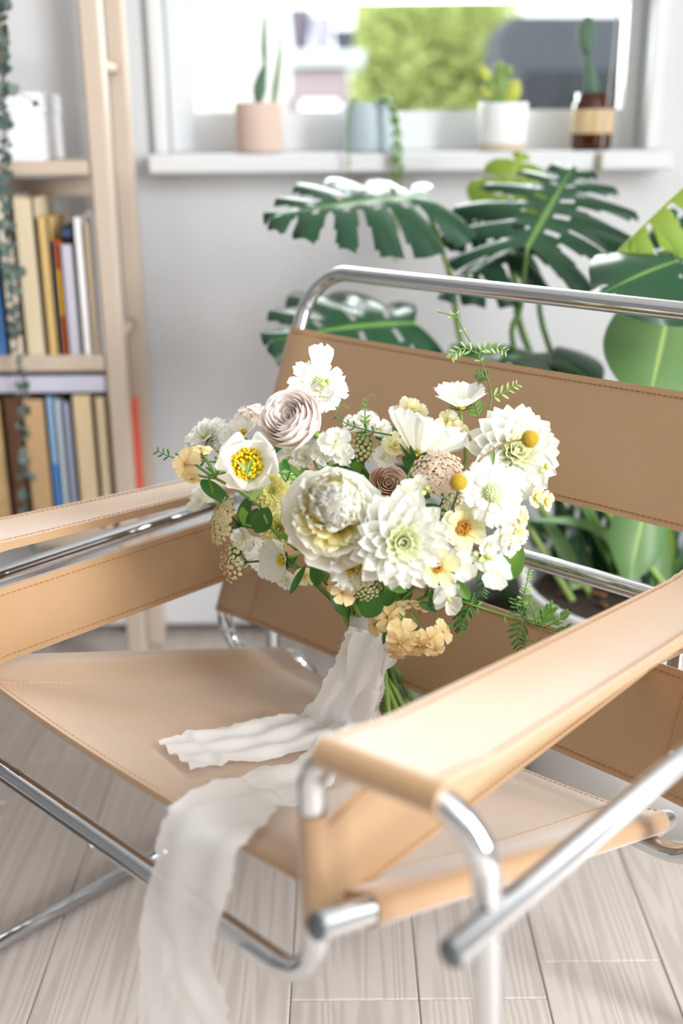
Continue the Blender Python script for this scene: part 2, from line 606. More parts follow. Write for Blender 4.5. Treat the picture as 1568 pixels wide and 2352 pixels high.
LW = TR + 0.0022
def strap(name, p1a, p1b, p2a, p2b, sag=None, R=LW, g=0.0026, taper=0.05, nu=28, nv=8, mirror=1, edges=(0.005, 0.995), seams=(), thread=None, normal=None, sides=(1,)):
    p1a, p1b, p2a, p2b = map(Vector, (p1a, p1b, p2a, p2b))
    sag = sag or (lambda u, v: 0.0)
    def hw(s, L):
        d = min(s, L - s)
        t = min(1, d / taper)
        t = t * t * (3 - 2 * t)
        return R + (g - R) * t
    def fr(v):
        c1, c2 = p1a.lerp(p1b, v), p2a.lerp(p2b, v)
        e = c2 - c1
        L = e.length
        e.normalize()
        wv = ((p1b - p1a) + (p2b - p2a)).normalized()
        n = e.cross(wv).normalized()
        if normal is not None and n.dot(Vector(normal)) < 0:
            n = -n
        return c1, e, n, L
    NA = 8
    V, idx = [], []
    ss = [i / nu for i in range(nu + 1)]
    ss = [0.5 - 0.5 * math.copysign(abs(1 - 2 * x) ** 1.35, 1 - 2 * x) for x in ss]
    ss = [1 - x for x in ss][::-1]
    for j in range(nv + 1):
        v = j / nv
        c1, e, n, L = fr(v)
        row = []
        for s in ss:
            row.append(c1 + e * (s * L) + n * (hw(s * L, L) + sag(s, v)))
        for k in range(1, NA):
            a = math.pi / 2 - math.pi * k / NA
            row.append(c1 + e * L + e * (R * math.cos(a)) + n * (R * math.sin(a)))
        for s in ss[::-1]:
            row.append(c1 + e * (s * L) + n * (-hw(s * L, L) + sag(s, v)))
        for k in range(1, NA):
            a = -math.pi / 2 - math.pi * k / NA
            row.append(c1 + e * (R * math.cos(a)) + n * (R * math.sin(a)))
        V += row
        m = len(row)
    F = []
    for j in range(nv):
        for i in range(m):
            k = (i + 1) % m
            F.append((j * m + i, j * m + k, (j + 1) * m + k, (j + 1) * m + i))
    nt_ = nu + 1
    def capf(base):
        out = []
        for i in range(nu):
            bi = nt_ + NA - 1 + (nu - i)
            out.append((base + i, base + i + 1, base + bi - 1, base + bi))
        a0 = [nu] + [nt_ + k for k in range(NA - 1)] + [nt_ + NA - 1]
        out.append(tuple(base + x for x in a0))
        a1 = [nt_ + NA - 1 + nu] + [nt_ + NA - 1 + nt_ + k for k in range(NA - 1)] + [0]
        out.append(tuple(base + x for x in a1))
        return out
    F += capf(0) + [q[::-1] for q in capf(nv * m)]
    o = cpart(name, V, F, M_lea)
    # auto smooth look: mark cap edges sharp by flat faces
    me = o.data
    nf = nv * m
    fl_ = [True] * nf + [False] * (len(me.polygons) - nf)
    me.polygons.foreach_set('use_smooth', fl_)
    sh = me.attributes.new('sharp_edge', 'BOOLEAN', 'EDGE')
    nvx = m
    vals = []
    for ed in me.edges:
        i, j = ed.vertices
        vals.append((i < nvx and j < nvx) or (i >= nv * nvx and j >= nv * nvx))
    sh.data.foreach_set('value', vals)
    # stitching
    mb = MB()
    def sp(u, v, side):
        c1, e, n, L = fr(v)
        return c1 + e * (u * L) + n * (side * (hw(u * L, L) + 0.0003) + sag(u, v)), n
    def run(fn, length):
        k = max(2, int(length / 0.0062))
        for i in range(k):
            t0, t1 = (i + 0.14) / k, (i + 0.80) / k
            for side in sides:
                q0, n0 = fn(t0, side)
                q1, _ = fn(t1, side)
                d = q1 - q0
                ln = d.length
                d.normalize()
                x = d.cross(n0).normalized()
                w2, h2 = 0.0007, 0.0006
                vs = []
                for qq in (q0, q1):
                    for a, b in ((-1, -0.3), (1, -0.3), (0.5, 1), (-0.5, 1)):
                        vs.append(qq + x * (a * w2) + n0 * (b * h2) * side)
                mb.add(vs, [(0, 1, 5, 4), (1, 2, 6, 5), (2, 3, 7, 6), (3, 0, 4, 7), (0, 3, 2, 1), (4, 5, 6, 7)])
    Lm = (p2a - p1a).length
    Wm = (p1b - p1a).length
    ins = 0.0065 / Wm
    for v in ((ins,) if 0 in edges else ()) + ((1 - ins,) if 1 in edges else ()):
        run(lambda t, sd_, v=v: sp(0.0 + t, v, sd_), Lm)
    for u in seams:
        run(lambda t, sd_, u=u: sp(u, ins * 1.6 + t * (1 - 3.2 * ins), sd_), Wm)
    if mb.v:
        tag(cpart('stitching', mb.v, mb.f, thread or M_thread, o, smooth=False), kind='stuff')
    return o

# seat: slung between the two seat rails
seat = strap('seat', rail_pt(-1, 0.10), rail_pt(-1, 0.975), rail_pt(1, 0.10), rail_pt(1, 0.975),
             sag=lambda u, v: -(0.011 + 0.016 * math.sin(math.pi * min(1, v * 1.1))) * (4 * u * (1 - u)) ** 0.9 + 0.0, g=0.003, taper=0.045, nu=40, nv=14,
             edges=(0, 1), seams=(0.085, 0.915), thread=M_thread_pale, normal=(0, 0, 1))
# arm straps
def lerp3(p, q, t):
    return Vector(p).lerp(Vector(q), t)
for s in (1, -1):
    xi, xo = (0.2465, 0.336) if s > 0 else (0.2600, 0.346)
    fz = lambda x: (yf_ + (yin - yf_) * (a_ - x) / (a_ - b_), h_ + 0.005 * (a_ - x) / (a_ - b_))
    strap('arm_strap', (s * xi, fz(xi)[0], fz(xi)[1]), (s * xo, fz(xo)[0], fz(xo)[1]), (s * (xi + 0.004), yr, hr), (s * 0.3185, yr, hr), nu=30, nv=8, edges=(0, 1),
          sag=lambda u, v: -0.004 * math.sin(math.pi * u) * math.sin(math.pi * v), g=0.0045, taper=0.06, normal=(0, 0, 1))
# side straps
strap('side_strap', (b_, -0.3232, 0.4093), (b_ - 0.004, -0.3218, 0.496), (b_, yr, 0.437), (b_, yr, 0.512), nu=30, nv=6, edges=(0, 1), g=0.003, normal=(1, 0, 0), sides=(1, -1))
strap('side_strap', (-b_ - 0.004, -0.3232, 0.4299), (-b_ - 0.004, -0.3218, 0.5073), (-b_, yr, 0.4306), (-b_, yr, 0.5084), nu=30, nv=6, edges=(0, 1), g=0.003, normal=(1, 0, 0), sides=(1,))
# back straps
P0, P1 = Vector((0, yb, zb)), Vector((0, yt, zt))
def up_pt(s, z):
    q = P0.lerp(P1, (z - P0.z) / (P1.z - P0.z))
    return Vector((s * wb, q.y, q.z))
strap('upper_back_strap', up_pt(-1, .563), up_pt(-1, .686), up_pt(1, .563), up_pt(1, .686), sag=lambda u, v: -0.010 * math.sin(math.pi * u), nu=40, nv=8, edges=(0, 1), seams=(0.055, 0.945), g=0.003, normal=(0, -1, 0), thread=M_thread)
strap('lower_back_strap', up_pt(-1, .337), up_pt(-1, .446), up_pt(1, .337), up_pt(1, .446), sag=lambda u, v: -0.010 * math.sin(math.pi * u), nu=40, nv=8, edges=(0, 1), seams=(0.075, 0.925), g=0.003, normal=(0, -1, 0), thread=M_thread)
def seat_surface(px, py, lift=0.004):
    """world point where the sight line meets the seat"""
    inv = chM.inverted()
    o = inv @ CP
    d = inv.to_3x3() @ ray(px, py)
    n = Vector((1, 0, 0)).cross(sd)
    if n.z < 0:
        n = -n
    A = rail_pt(1, 0)
    t = 0
    hgt = 0.0
    for _ in range(6):
        t = ((A - o).dot(n) + hgt) / d.dot(n)
        q = o + d * t
        u = (q.x + s_) / (2 * s_)
        v = ((q - rail_pt(-1, 0.10)).dot(sd)) / ((0.875) * (B3 - A3).length)
        u, vv = max(0, min(1, u)), max(0, min(1, v))
        hgt = LW * 0.3 - (0.011 + 0.016 * math.sin(math.pi * min(1, vv * 1.1))) * (4 * u * (1 - u)) ** 0.9 + lift
    return chM @ q
# ------------------------------------------------------------------ bouquet
PI = math.pi
BASE = seat_surface(905, 1622)
bq = thing('bridal_bouquet', 'loose bouquet of white and cream flowers tied with silk ribbon on the armchair seat', 'bouquet', BASE)
rnd = random.Random(11)

M_white = grad('white_petal', [(0.0, (226, 228, 176)), (0.3, (246, 245, 232)), (1.0, (241, 240, 237))], trans=0.55)
M_dahlia = grad('dahlia_petal', [(0.0, (214, 218, 128)), (0.22, (244, 243, 214)), (0.6, (242, 241, 234))], trans=0.55)
M_peony = grad('peony_petal', [(0.0, (240, 222, 120)), (0.35, (249, 242, 204)), (0.75, (242, 241, 234))], trans=0.66)
M_peonyy = grad('peony_inner_petal', [(0.0, (236, 208, 70)), (0.5, (247, 232, 150)), (1.0, (250, 246, 220))], trans=0.66)
M_blush = grad('blush_petal', [(0.0, (244, 220, 204)), (0.5, (249, 236, 228)), (1.0, (251, 244, 240))], trans=0.42)
M_butter = grad('butter_petal', [(0.0, (226, 206, 96)), (0.4, (246, 238, 184)), (1.0, (250, 246, 222))], trans=0.55)
M_lemon = grad('lemon_petal', [(0.0, (206, 206, 90)), (0.5, (242, 236, 160)), (1.0, (248, 244, 200))], trans=0.55)
M_tan = grad('tan_petal', [(0.0, (206, 164, 96)), (0.35, (232, 204, 146)), (1.0, (238, 216, 168))], trans=0.3)
M_rose = grad('rose_petal', [(0.0, (222, 188, 166)), (1.0, (240, 220, 206))], trans=0.4)
M_gold = mat('gold_stamen', (236, 206, 30), 0.6, var=0.15, scale=300, trans=0.2)
M_golddk = mat('amber_stamen', (172, 116, 28), 0.7, var=0.3, scale=400)
M_billy = mat('mustard_ball', (186, 156, 44), 0.85, var=0.3, scale=500)
M_greenc = mat('pale_green_centre', (206, 216, 164), 0.6)
M_yarrow_b = mat('blush_floret', (226, 200, 178), 0.7, var=0.15, scale=300, trans=0.2)
M_yarrow_c = mat('cream_floret', (214, 198, 148), 0.7, var=0.25, scale=300, trans=0.2)
M_stem = mat('green_stem', (120, 150, 66), 0.5, var=0.2, scale=60)
M_stemd = mat('dark_stem', (70, 104, 44), 0.5, var=0.2, scale=60)
M_leafd = grad('dark_leaf', [(0, (70, 110, 48)), (1, (58, 104, 44))], 0.4, 0.3)
M_leaf = grad('mid_leaf', [(0, (112, 150, 62)), (1, (96, 142, 60))], 0.4, 0.35)
M_leafp = grad('pale_leaf', [(0, (150, 180, 104)), (1, (166, 196, 122))], 0.45, 0.35)
M_brown = mat('dry_stem', (126, 104, 62), 0.7)

def petal(name, L, W, m, a=0.7, b=4.0, c=0.5, cup=0.15, bend=0.6, ruf=0.0, rf=3.0, notch=0.0, nu=8, nv=6, seed=0, start=0.0):
    rr = random.Random(seed)
    ph, ph2 = rr.uniform(0, 6), rr.uniform(0, 6)
    prof = [((i / nu) ** a) * max(0.0, 1 - (i / nu) ** b) ** c for i in range(nu + 1)]
    mx = max(prof)
    V, F, U = [], [], []
    y = z = 0.0
    th = start
    for i in range(nu + 1):
        u = i / nu
        if i:
            th = start + bend * (u - 0.5 / nu)
            y += math.cos(th) * L / nu
            z += math.sin(th) * L / nu
        wd = max(prof[i] / mx, 0.10 if i == 0 else (0.45 * prof[i - 1] / mx if i == nu and notch else 0.06)) * W / 2
        for j in range(nv + 1):
            v = 2 * j / nv - 1
            off = cup * W * v * v * (0.3 + 0.7 * math.sin(PI * min(1, u * 0.9 + 0.1))) + ruf * L * math.sin(rf * PI * v + ph + 2 * u) * u * u + 0.3 * ruf * L * math.sin(7 * v + ph2) * u
            yy = -(notch * L) * (0.5 + 0.5 * math.sin(5.2 * v + ph)) * (u ** 6)
            V.append((v * wd, y - math.sin(th) * off + yy * math.cos(th), z + math.cos(th) * off + yy * math.sin(th)))
            U.append(u)
    for i in range(nu):
        for j in range(nv):
            q = i * (nv + 1) + j
            F.append((q, q + 1, q + nv + 2, q + nv + 1))
    return mesh(name, V, F, m, True, U)

def flower(name, px, py, zc, face, core, petals, label=None, spin=0.0, stem=True, stem_r=0.0016, shift=None):
    """core: (verts, faces, material); petals: [(mesh, local matrix)]"""
    P = at(px, py, zc)
    n = cdir(*face)
    M = T_(P) @ basis(n) @ Rz(spin)
    o = obj(name, core[0], core[1], core[2], bq, M)
    if label:
        o['label'] = label
    for me, ml in petals:
        put(me.name.split('.')[0], me, o, M @ ml)
    if stem:
        flower_stem(P - n * 0.004, -n, o, stem_r)
    return o, M

BIND = at(852, 1455, 1.185)
def flower_stem(P, d, parent, r=0.0016, m=None):
    L = (BIND - P).length
    q = [P, P + d * L * 0.28, BIND.lerp(P, 0.35) + (BIND - P).normalized() * 0.01 + Vector((0, 0.02, 0)), BIND + Vector((rnd.uniform(-.012, .012), rnd.uniform(-.006, .012), 0))]
    wobj('stem', *tubemesh(smooth_path(q, 4), r, 6), m or M_stem, parent)

def ring(out, meshes, n, tilt, r0, z0, s, ph=0.0, jt=0.08, ja=0.10, js=0.06):
    for k in range(n):
        az = 2 * PI * (k + ph) / n + rnd.uniform(-ja, ja)
        out.append((meshes[k % len(meshes)], Rz(az) @ T_((0, r0, z0)) @ Rx(tilt + rnd.uniform(-jt, jt)) @ Sc(s * (1 + rnd.uniform(-js, js)))))

def px2m(r, zc): return r * zc / FPX

# ---- one set of petal meshes per kind, unit length, shared by every flower of the kind
dah = [petal('petal', 1, 0.46, M_dahlia, 0.55, 2.6, 0.75, cup=0.34, bend=0.30, ruf=0.012, seed=s) for s in range(3)]
M_dahliai = grad('dahlia_inner_petal', [(0.0, (210, 214, 120)), (0.4, (238, 240, 196)), (1.0, (248, 248, 234))], trans=0.5)
dahi = [petal('petal', 1, 0.5, M_dahliai, 0.55, 2.6, 0.75, cup=0.34, bend=0.5, ruf=0.012, seed=s) for s in range(2)]
dahy = [petal('petal', 1, 0.42, M_lemon, 0.55, 2.6, 0.75, cup=0.34, bend=0.30, ruf=0.012, seed=s) for s in range(2)]
peo = [petal('petal', 1, 1.05, M_peony, 0.62, 6, 0.45, cup=0.20, bend=0.85, ruf=0.035, rf=2.2, notch=0.05, nu=9, nv=9, seed=s) for s in range(3)]
peoi = [petal('petal', 1, 0.85, M_peony, 0.6, 7, 0.4, cup=0.22, bend=1.1, ruf=0.09, rf=2.8, notch=0.16, nu=8, nv=9, seed=s + 5) for s in range(4)]
peob = [petal('petal', 1, 1.0, M_peony, 0.5, 7, 0.4, cup=0.16, bend=0.75, ruf=0.085, rf=2.6, notch=0.16, nu=8, nv=10, seed=s + 15) for s in range(4)]
peoy = [petal('petal', 1, 0.55, M_peonyy, 0.6, 6, 0.4, cup=0.25, bend=0.5, ruf=0.06, rf=2, notch=0.12, nu=7, nv=7, seed=s + 9) for s in range(2)]
bowl = [petal('petal', 1, 1.15, M_white, 0.55, 6, 0.45, cup=0.12, bend=0.9, ruf=0.03, rf=2, nu=8, nv=9, seed=s) for s in range(3)]
crin = [petal('petal', 1, 1.1, M_white, 0.6, 6, 0.4, cup=0.08, bend=0.6, ruf=0.10, rf=3.6, notch=0.12, nu=9, nv=11, seed=s + 3) for s in range(3)]
cos_ = [petal('petal', 1, 0.72, M_white, 0.8, 9, 0.35, cup=0.05, bend=0.25, ruf=0.028, rf=3.4, notch=0.08, nu=8, nv=10, seed=s) for s in range(3)]
sca = [petal('petal', 1, 0.68, M_white, 0.75, 6, 0.4, cup=0.04, bend=-0.25, ruf=0.06, rf=2.6, notch=0.10, nu=7, nv=8, seed=s) for s in range(4)]
but = [petal('petal', 1, 0.80, M_butter, 0.6, 6, 0.4, cup=0.14, bend=0.55, ruf=0.05, rf=2.4, notch=0.06, nu=7, nv=7, seed=s) for s in range(3)]
stk = [petal('petal', 1, 0.95, M_white, 0.6, 6, 0.4, cup=0.10, bend=0.2, ruf=0.09, rf=2.4, notch=0.10, nu=6, nv=7, seed=s) for s in range(4)]
stc = [petal('petal', 1, 0.95, M_butter, 0.6, 6, 0.4, cup=0.10, bend=0.2, ruf=0.07, rf=2.2, notch=0.08, nu=6, nv=6, seed=s) for s in range(3)]
phl = [petal('petal', 1, 0.88, M_tan, 0.75, 5, 0.45, cup=0.06, bend=-0.25, ruf=0.04, rf=1.6, nu=6, nv=6, seed=s) for s in range(4)]
phb = [petal('petal', 1, 0.88, M_blush, 0.75, 5, 0.45, cup=0.06, bend=-0.25, ruf=0.04, rf=1.6, nu=6, nv=6, seed=s) for s in range(2)]
spb = [petal('banner_petal', 1, 1.35, M_white, 0.5, 8, 0.35, cup=-0.05, bend=-0.5, ruf=0.06, rf=1.6, nu=8, nv=10, seed=s) for s in range(3)]
spw = [petal('wing_petal', 1, 0.8, M_white, 0.5, 5, 0.45, cup=0.18, bend=0.5, ruf=0.03, rf=1.6, nu=7, nv=7, seed=s) for s in range(2)]
leafm = {k: petal('leaf', 1, 0.42, m, 0.6, 2.2, 0.85, cup=0.14, bend=-0.45, ruf=0.015, rf=1.2, nu=9, nv=4, seed=i) for i, (k, m) in enumerate((('d', M_leafd), ('m', M_leaf), ('p', M_leafp)))}
sepalm = petal('sepal', 1, 0.30, M_leafd, 0.5, 2, 0.9, cup=0.2, bend=0.5, nu=6, nv=3)

def core_ball(r, z=0.0, m=None, sq=(1, 1, 1)):
    v, f = ballmesh((0, 0, z), r, 10, 7, sq)
    return v, f, m or M_greenc

def dahlia(px, py, zc, R, face, ms=dah, label='white dahlia with pointed petals', depth=6, core=None):
    R = px2m(R, zc)
    out = []
    rings = [(13, -0.12, 1.0), (13, 0.04, 0.95), (12, 0.20, 0.86), (11, 0.38, 0.72), (10, 0.60, 0.56), (9, 0.88, 0.40), (7, 1.15, 0.28)]
    for i, (n, t, s) in enumerate(rings[:depth + 1]):
        ring(out, (dahi if ms is dah else ms) if i > 3 else ms, n, t, R * 0.05, R * (0.02 + 0.035 * i), R * s, ph=i * 0.5)
    ring(out, dahi if ms is dah else ms, 7, 1.38, R * 0.03, R * 0.18, R * 0.24)
    return flower('dahlia', px, py, zc, face, core_ball(R * 0.10, R * 0.12, M_greenc), out, label)

dahlia(918, 1240, 1.015, 116, (0.12, -0.12, 1), label='large white dahlia with greenish centre, low in the bouquet')
dahlia(1172, 1040, 1.085, 112, (0.30, 0.12, 1), label='large white dahlia behind the mustard ball flower')
dahlia(478, 1012, 1.20, 60, (-0.45, 0.55, 0.6), depth=3, label='white dahlia at the far side of the bouquet')
dahlia(622, 1128, 1.10, 50, (0.15, -0.05, 1), ms=dahy, depth=4, label='small lemon dahlia beside the peony')
dahlia(640, 1212, 1.12, 46, (-0.1, -0.3, 1), ms=dahy, depth=3, label='small lemon dahlia under a green leaf')

def peony(px, py, zc, R, face):
    R = px2m(R, zc)
    out = []
    ring(out, peo, 6, 0.12, R * 0.06, -R * 0.18, R * 1.0, jt=0.12)
    ring(out, peo, 6, 0.42, R * 0.06, -R * 0.10, R * 0.95, ph=0.5, jt=0.12)
    ring(out, peoy, 13, 0.70, R * 0.08, -R * 0.02, R * 0.80, jt=0.2)
    # ruffled ball of short petals, set towards the upper side
    up = Vector((R * 0.02, R * 0.24, R * 0.30))
    rb = R * 0.50
    for row_, (pol, n, s_p) in enumerate(((1.75, 9, 0.50), (1.35, 9, 0.50), (0.95, 8, 0.48), (0.58, 6, 0.46), (0.25, 4, 0.42))):
        for k in range(n):
            az = 2 * PI * (k + 0.5 * row_) / n + rnd.uniform(-.25, .25)
            p_ = pol + rnd.uniform(-.12, .12)
            B = Vector((math.sin(p_) * math.sin(az), math.sin(p_) * math.cos(az), math.cos(p_)))
            dr = Vector((-math.cos(p_) * math.sin(az), -math.cos(p_) * math.cos(az), math.sin(p_)))   # along the meridian to the pole
            nn = -B
            dr = (dr + B * rnd.uniform(0.05, 0.45)).normalized()
            out.append((peob[(k + row_) % len(peob)], T_(up + B * rb * rnd.uniform(0.86, 1.0)) @ basis(nn - dr * nn.dot(dr), dr) @ Sc(R * s_p * rnd.uniform(0.9, 1.15))))
    for k in range(8):
        az = rnd.uniform(0, 6.28)
        out.append((peob[k % 4], T_(up + Vector((0.1 * R * math.cos(az), 0.1 * R * math.sin(az), rb * 0.75))) @ Rz(az) @ Rx(1.2) @ Sc(R * 0.30)))
    return flower('peony', px, py, zc, face, core_ball(R * 0.22, 0, M_peonyy), out, 'big ruffled white peony with yellow at its heart', stem_r=0.0025)
peony(768, 1190, 1.035, 134, (-0.06, 0.12, 1))

def shell_petal(rho, ztop, zbot, half, m, seed, lip=0.0, nu=9, nv=8):
    """one petal of a nested cup: a patch of a bulging shell round the flower's axis"""
    rr = random.Random(seed)
    ph = rr.uniform(0, 6)
    V, F, U = [], [], []
    for i in range(nu + 1):
        t = i / nu
        for j in range(nv + 1):
            v = 2 * j / nv - 1
            top = ztop - (ztop - zbot) * (0.16 * abs(v) ** 3) + 0.012 * math.sin(4 * v + ph)
            z = zbot + (top - zbot) * t
            r = rho * (0.18 + 0.82 * math.sin(min(1.0, t * 1.25) * PI / 2)) * (1 + 0.05 * v) + lip * max(0, t - 0.75) * 4 * 0.25 + 0.012 * math.sin(5 * v + ph) * t
            a = v * half * (0.55 + 0.45 * math.sin(PI * min(1, 0.12 + t * 0.75)))
            V.append((r * math.sin(a), r * math.cos(a), z))
            U.append(t)
    for i in range(nu):
        for j in range(nv):
            q = i * (nv + 1) + j
            F.append((q, q + 1, q + nv + 2, q + nv + 1))
    return mesh('petal', V, F, m, True, U)
def ranunculus(px, py, zc, R, face, m=M_blush, label=None, name='ranunculus', rings=10):
    R = px2m(R, zc)
    out = []
    for i in range(rings):
        k = i / (rings - 1)
        rho = 0.13 + 0.83 * k ** 0.9
        ztop = 0.42 + 0.22 * min(1, k / 0.35) if k < 0.35 else 0.64 * math.sqrt(max(0.0, 1 - ((k - 0.35) / 0.72) ** 2)) + 0.0
        zbot = -0.55 * math.sqrt(max(0.05, 1 - (1 - k) ** 2))
        me = shell_petal(rho, ztop, zbot, 1.0 - 0.15 * k, m, i, 0.10 * k)
        n = 4 if k < 0.4 else 5
        for q in range(n):
            out.append((me, Rz(2 * PI * (q + 0.37 * i) / n + rnd.uniform(-.12, .12)) @ Sc(R * rnd.uniform(0.97, 1.03)) @ T_((0, 0, rnd.uniform(-.03, .03)))))
    return flower(name, px, py, zc, face, core_ball(R * 0.14, R * 0.05, M_tan), out, label, stem_r=0.0032)
ranunculus(672, 966, 1.075, 76, (-0.42, 0.34, 0.85), label='blush ranunculus of many thin nested petals')
ranunculus(890, 1112, 1.13, 46, (0.1, 0.2, 1), m=M_rose, label='dusty blush rose tucked behind the peony', name='rose', rings=7)

def stamens(R, n, m, h=0.5, spread=0.5, r=0.02):
    mb = MB()
    mb.ball((0, 0, R * h * 0.15), R * spread * 1.05, 14, 8, (1, 1, 0.45))
    for i in range(n):
        a = rnd.uniform(0, 2 * PI)
        q = math.sqrt(rnd.uniform(0.05, 1)) * spread * R
        p = Vector((q * math.cos(a), q * math.sin(a), 0))
        t = p * 1.25 + Vector((0, 0, R * h * rnd.uniform(0.75, 1.1)))
        mb.tube([p * 0.4, t], R * r * 0.5, 4)
        mb.ball(t, R * r * 1.5, 5, 4, (1, 1, 1.4))
    return mb.v, mb.f, m

def bowlflower(px, py, zc, R, face, ms, tilts, st, name='poppy', label=None, centre=True):
    R = px2m(R, zc)
    out = []
    for i, (n, t, s) in enumerate(tilts):
        ring(out, ms, n, t, R * 0.10, R * 0.02 * i, R * s, ph=0.5 * i, jt=0.1)
    o, M = flower(name, px, py, zc, face, stamens(R, *st), out, label)
    return o, M
bowlflower(568, 1066, 1.07, 82, (0.05, 0.02, 1), bowl, [(3, 0.55, 1.02), (3, 0.45, 1.08)], (150, M_gold, 0.36, 0.36, 0.035), label='white poppy open to a yellow brush of stamens')
bowlflower(808, 1288, 1.04, 66, (0.30, -0.42, 0.85), crin, [(3, 0.35, 1.05), (3, 0.30, 1.0)], (80, M_gold, 0.28, 0.34, 0.035), label='crinkled white poppy facing down under the peony')
bowlflower(1062, 1213, 1.03, 54, (0.10, 0.02, 1), but, [(6, 0.10, 1.0), (5, 0.3, 0.85)], (70, M_golddk, 0.22, 0.26, 0.035), name='butter_ranunculus', label='pale yellow flower with a dark amber centre')
bowlflower(1004, 1302, 1.02, 56, (0.2, -0.10, 1), but, [(5, 0.30, 1.0)], (26, M_golddk, 0.25, 0.15, 0.035), name='butter_ranunculus', label='small pale yellow flower with an orange centre below the dahlia')

def cosmos(px, py, zc, R, face, tilt, n=8, label=None, spin=0.0, sep=True, ms=cos_):
    R = px2m(R, zc)
    out = []
    ring(out, ms, n, tilt, R * 0.04, 0, R, jt=0.06, ja=0.06)
    if sep:
        for k in range(8):
            out.append((sepalm, Rz(2 * PI * k / 8 + 0.2) @ T_((0, R * 0.03, -R * 0.05)) @ Rx(-0.35 + tilt * 0.8) @ Sc(R * 0.42)))
    return flower('cosmos', px, py, zc, face, stamens(R, 40, M_gold, 0.14, 0.14, 0.03), out, label, spin, stem_r=0.0017)
cosmos(957, 1054, 1.075, 128, (0.36, 0.80, -0.10), 0.60, label='white cosmos seen from behind with green sepals')
cosmos(1058, 938, 1.12, 74, (-0.04, 0.90, 0.42), 0.55, label='white cosmos cup standing highest beside the green sprig')
cosmos(652, 1284, 1.10, 64, (-0.75, -0.10, 0.65), 0.50, label='white cosmos turned to the far arm, under the peony')
cosmos(560, 1000, 1.17, 60, (-0.5, 0.6, 0.5), 0.35, label='white cosmos behind the poppy', sep=False)
cosmos(610, 1272, 1.16, 58, (-0.5, -0.4, 0.6), 0.2, label='white cosmos in the shade behind the other', sep=False)

def scabiosa(px, py, zc, R, face, label, spin=0.0, big=None, rc=0.30):
    R = px2m(R, zc)
    out = []
    ring(out, sca, 9, 0.05, R * 0.15, -R * 0.04, R * 0.92, ph=0.2, jt=0.12, js=0.16)
    ring(out, sca, 8, 0.30, R * 0.15, 0, R * 0.55, ph=0.6, jt=0.12)
    if big:
        out.append((sca[0], Rz(big[0]) @ T_((0, R * 0.1, 0)) @ Rx(0.35) @ Sc(R * big[1])))
    mb = MB()
    N = 60
    for i in range(N):
        z = 1 - 1.0 * (i + 0.5) / N
        a = i * 2.39996
        s = math.sqrt(1 - z * z)
        mb.ball(Vector((s * math.cos(a), s * math.sin(a), z)) * R * rc, R * rc * 0.14, 6, 4)
    mb.ball((0, 0, 0), R * rc * 0.95, 12, 8)
    return flower('scabiosa', px, py, zc, face, (mb.v, mb.f, M_greenc), out, label, spin)
scabiosa(1132, 1132, 1.015, 74, (0.05, 0.06, 1), 'white scabiosa with a beaded pale green centre', 0.3)
scabiosa(732, 880, 1.13, 66, (0.35, 0.25, 0.85), 'white scabiosa rising above the ranunculus', 0.0, (-0.25, 1.35), 0.22)

def floret(px, py, zc, R, face, ms=stk, n=5, m=M_greenc, name='stock_floret', label=None, tilt=0.2, double=True, stem=False):
    R = px2m(R, zc)
    out = []
    ring(out, ms, n, tilt, R * 0.06, 0, R, ph=rnd.random(), jt=0.2, js=0.12)
    if double:
        ring(out, ms, n - 1, tilt + 0.6, R * 0.04, R * 0.08, R * 0.62, ph=rnd.random(), jt=0.25)
    return flower(name, px, py, zc, face, core_ball(R * 0.10, 0, m), out, label, stem=stem)
for (x, y, z_, r, k) in [(770, 1018, 1.08, 40, 0), (742, 1040, 1.09, 34, 0), (788, 1048, 1.085, 30, 0), (842, 966, 1.15, 30, 0), (812, 975, 1.15, 26, 0), (872, 984, 1.14, 28, 0),
                         (1030, 972, 1.13, 34, 1), (1052, 992, 1.12, 30, 1), (1012, 990, 1.12, 28, 1), (948, 944, 1.17, 36, 1), (915, 955, 1.17, 28, 0),
                         (1190, 1190, 1.05, 30, 1), (1180, 1222, 1.05, 34, 1), (1228, 1142, 1.07, 28, 1), (1252, 1152, 1.075, 24, 1), (1150, 1236, 1.04, 36, 0), (1118, 1252, 1.035, 32, 0), (1170, 1252, 1.045, 28, 0),
                         (735, 900, 1.12, 24, 0), (748, 912, 1.12, 22, 0), (520, 1010, 1.18, 30, 0), (1240, 1085, 1.09, 30, 0), (1165, 1160, 1.03, 30, 0), (905, 1025, 1.12, 32, 1), (880, 1050, 1.12, 30, 0),
                         (700, 1050, 1.10, 30, 0), (680, 1030, 1.11, 28, 0), (560, 1235, 1.15, 34, 0), (700, 1320, 1.10, 26, 1), (660, 1330, 1.12, 30, 0)]:
    dx, dy = (x - 830) / 400, (1150 - y) / 300
    floret(x, y, z_, r, (dx, dy, 1), stc if k else stk, label=None)
for (x, y, z_, r) in [(935, 1122, 1.03, 24), (962, 1110, 1.04, 20)]:
    floret(x, y, z_, r, (0, 0.1, 1), stk, 5, M_greenc, 'star_floret', tilt=0.1, double=False)
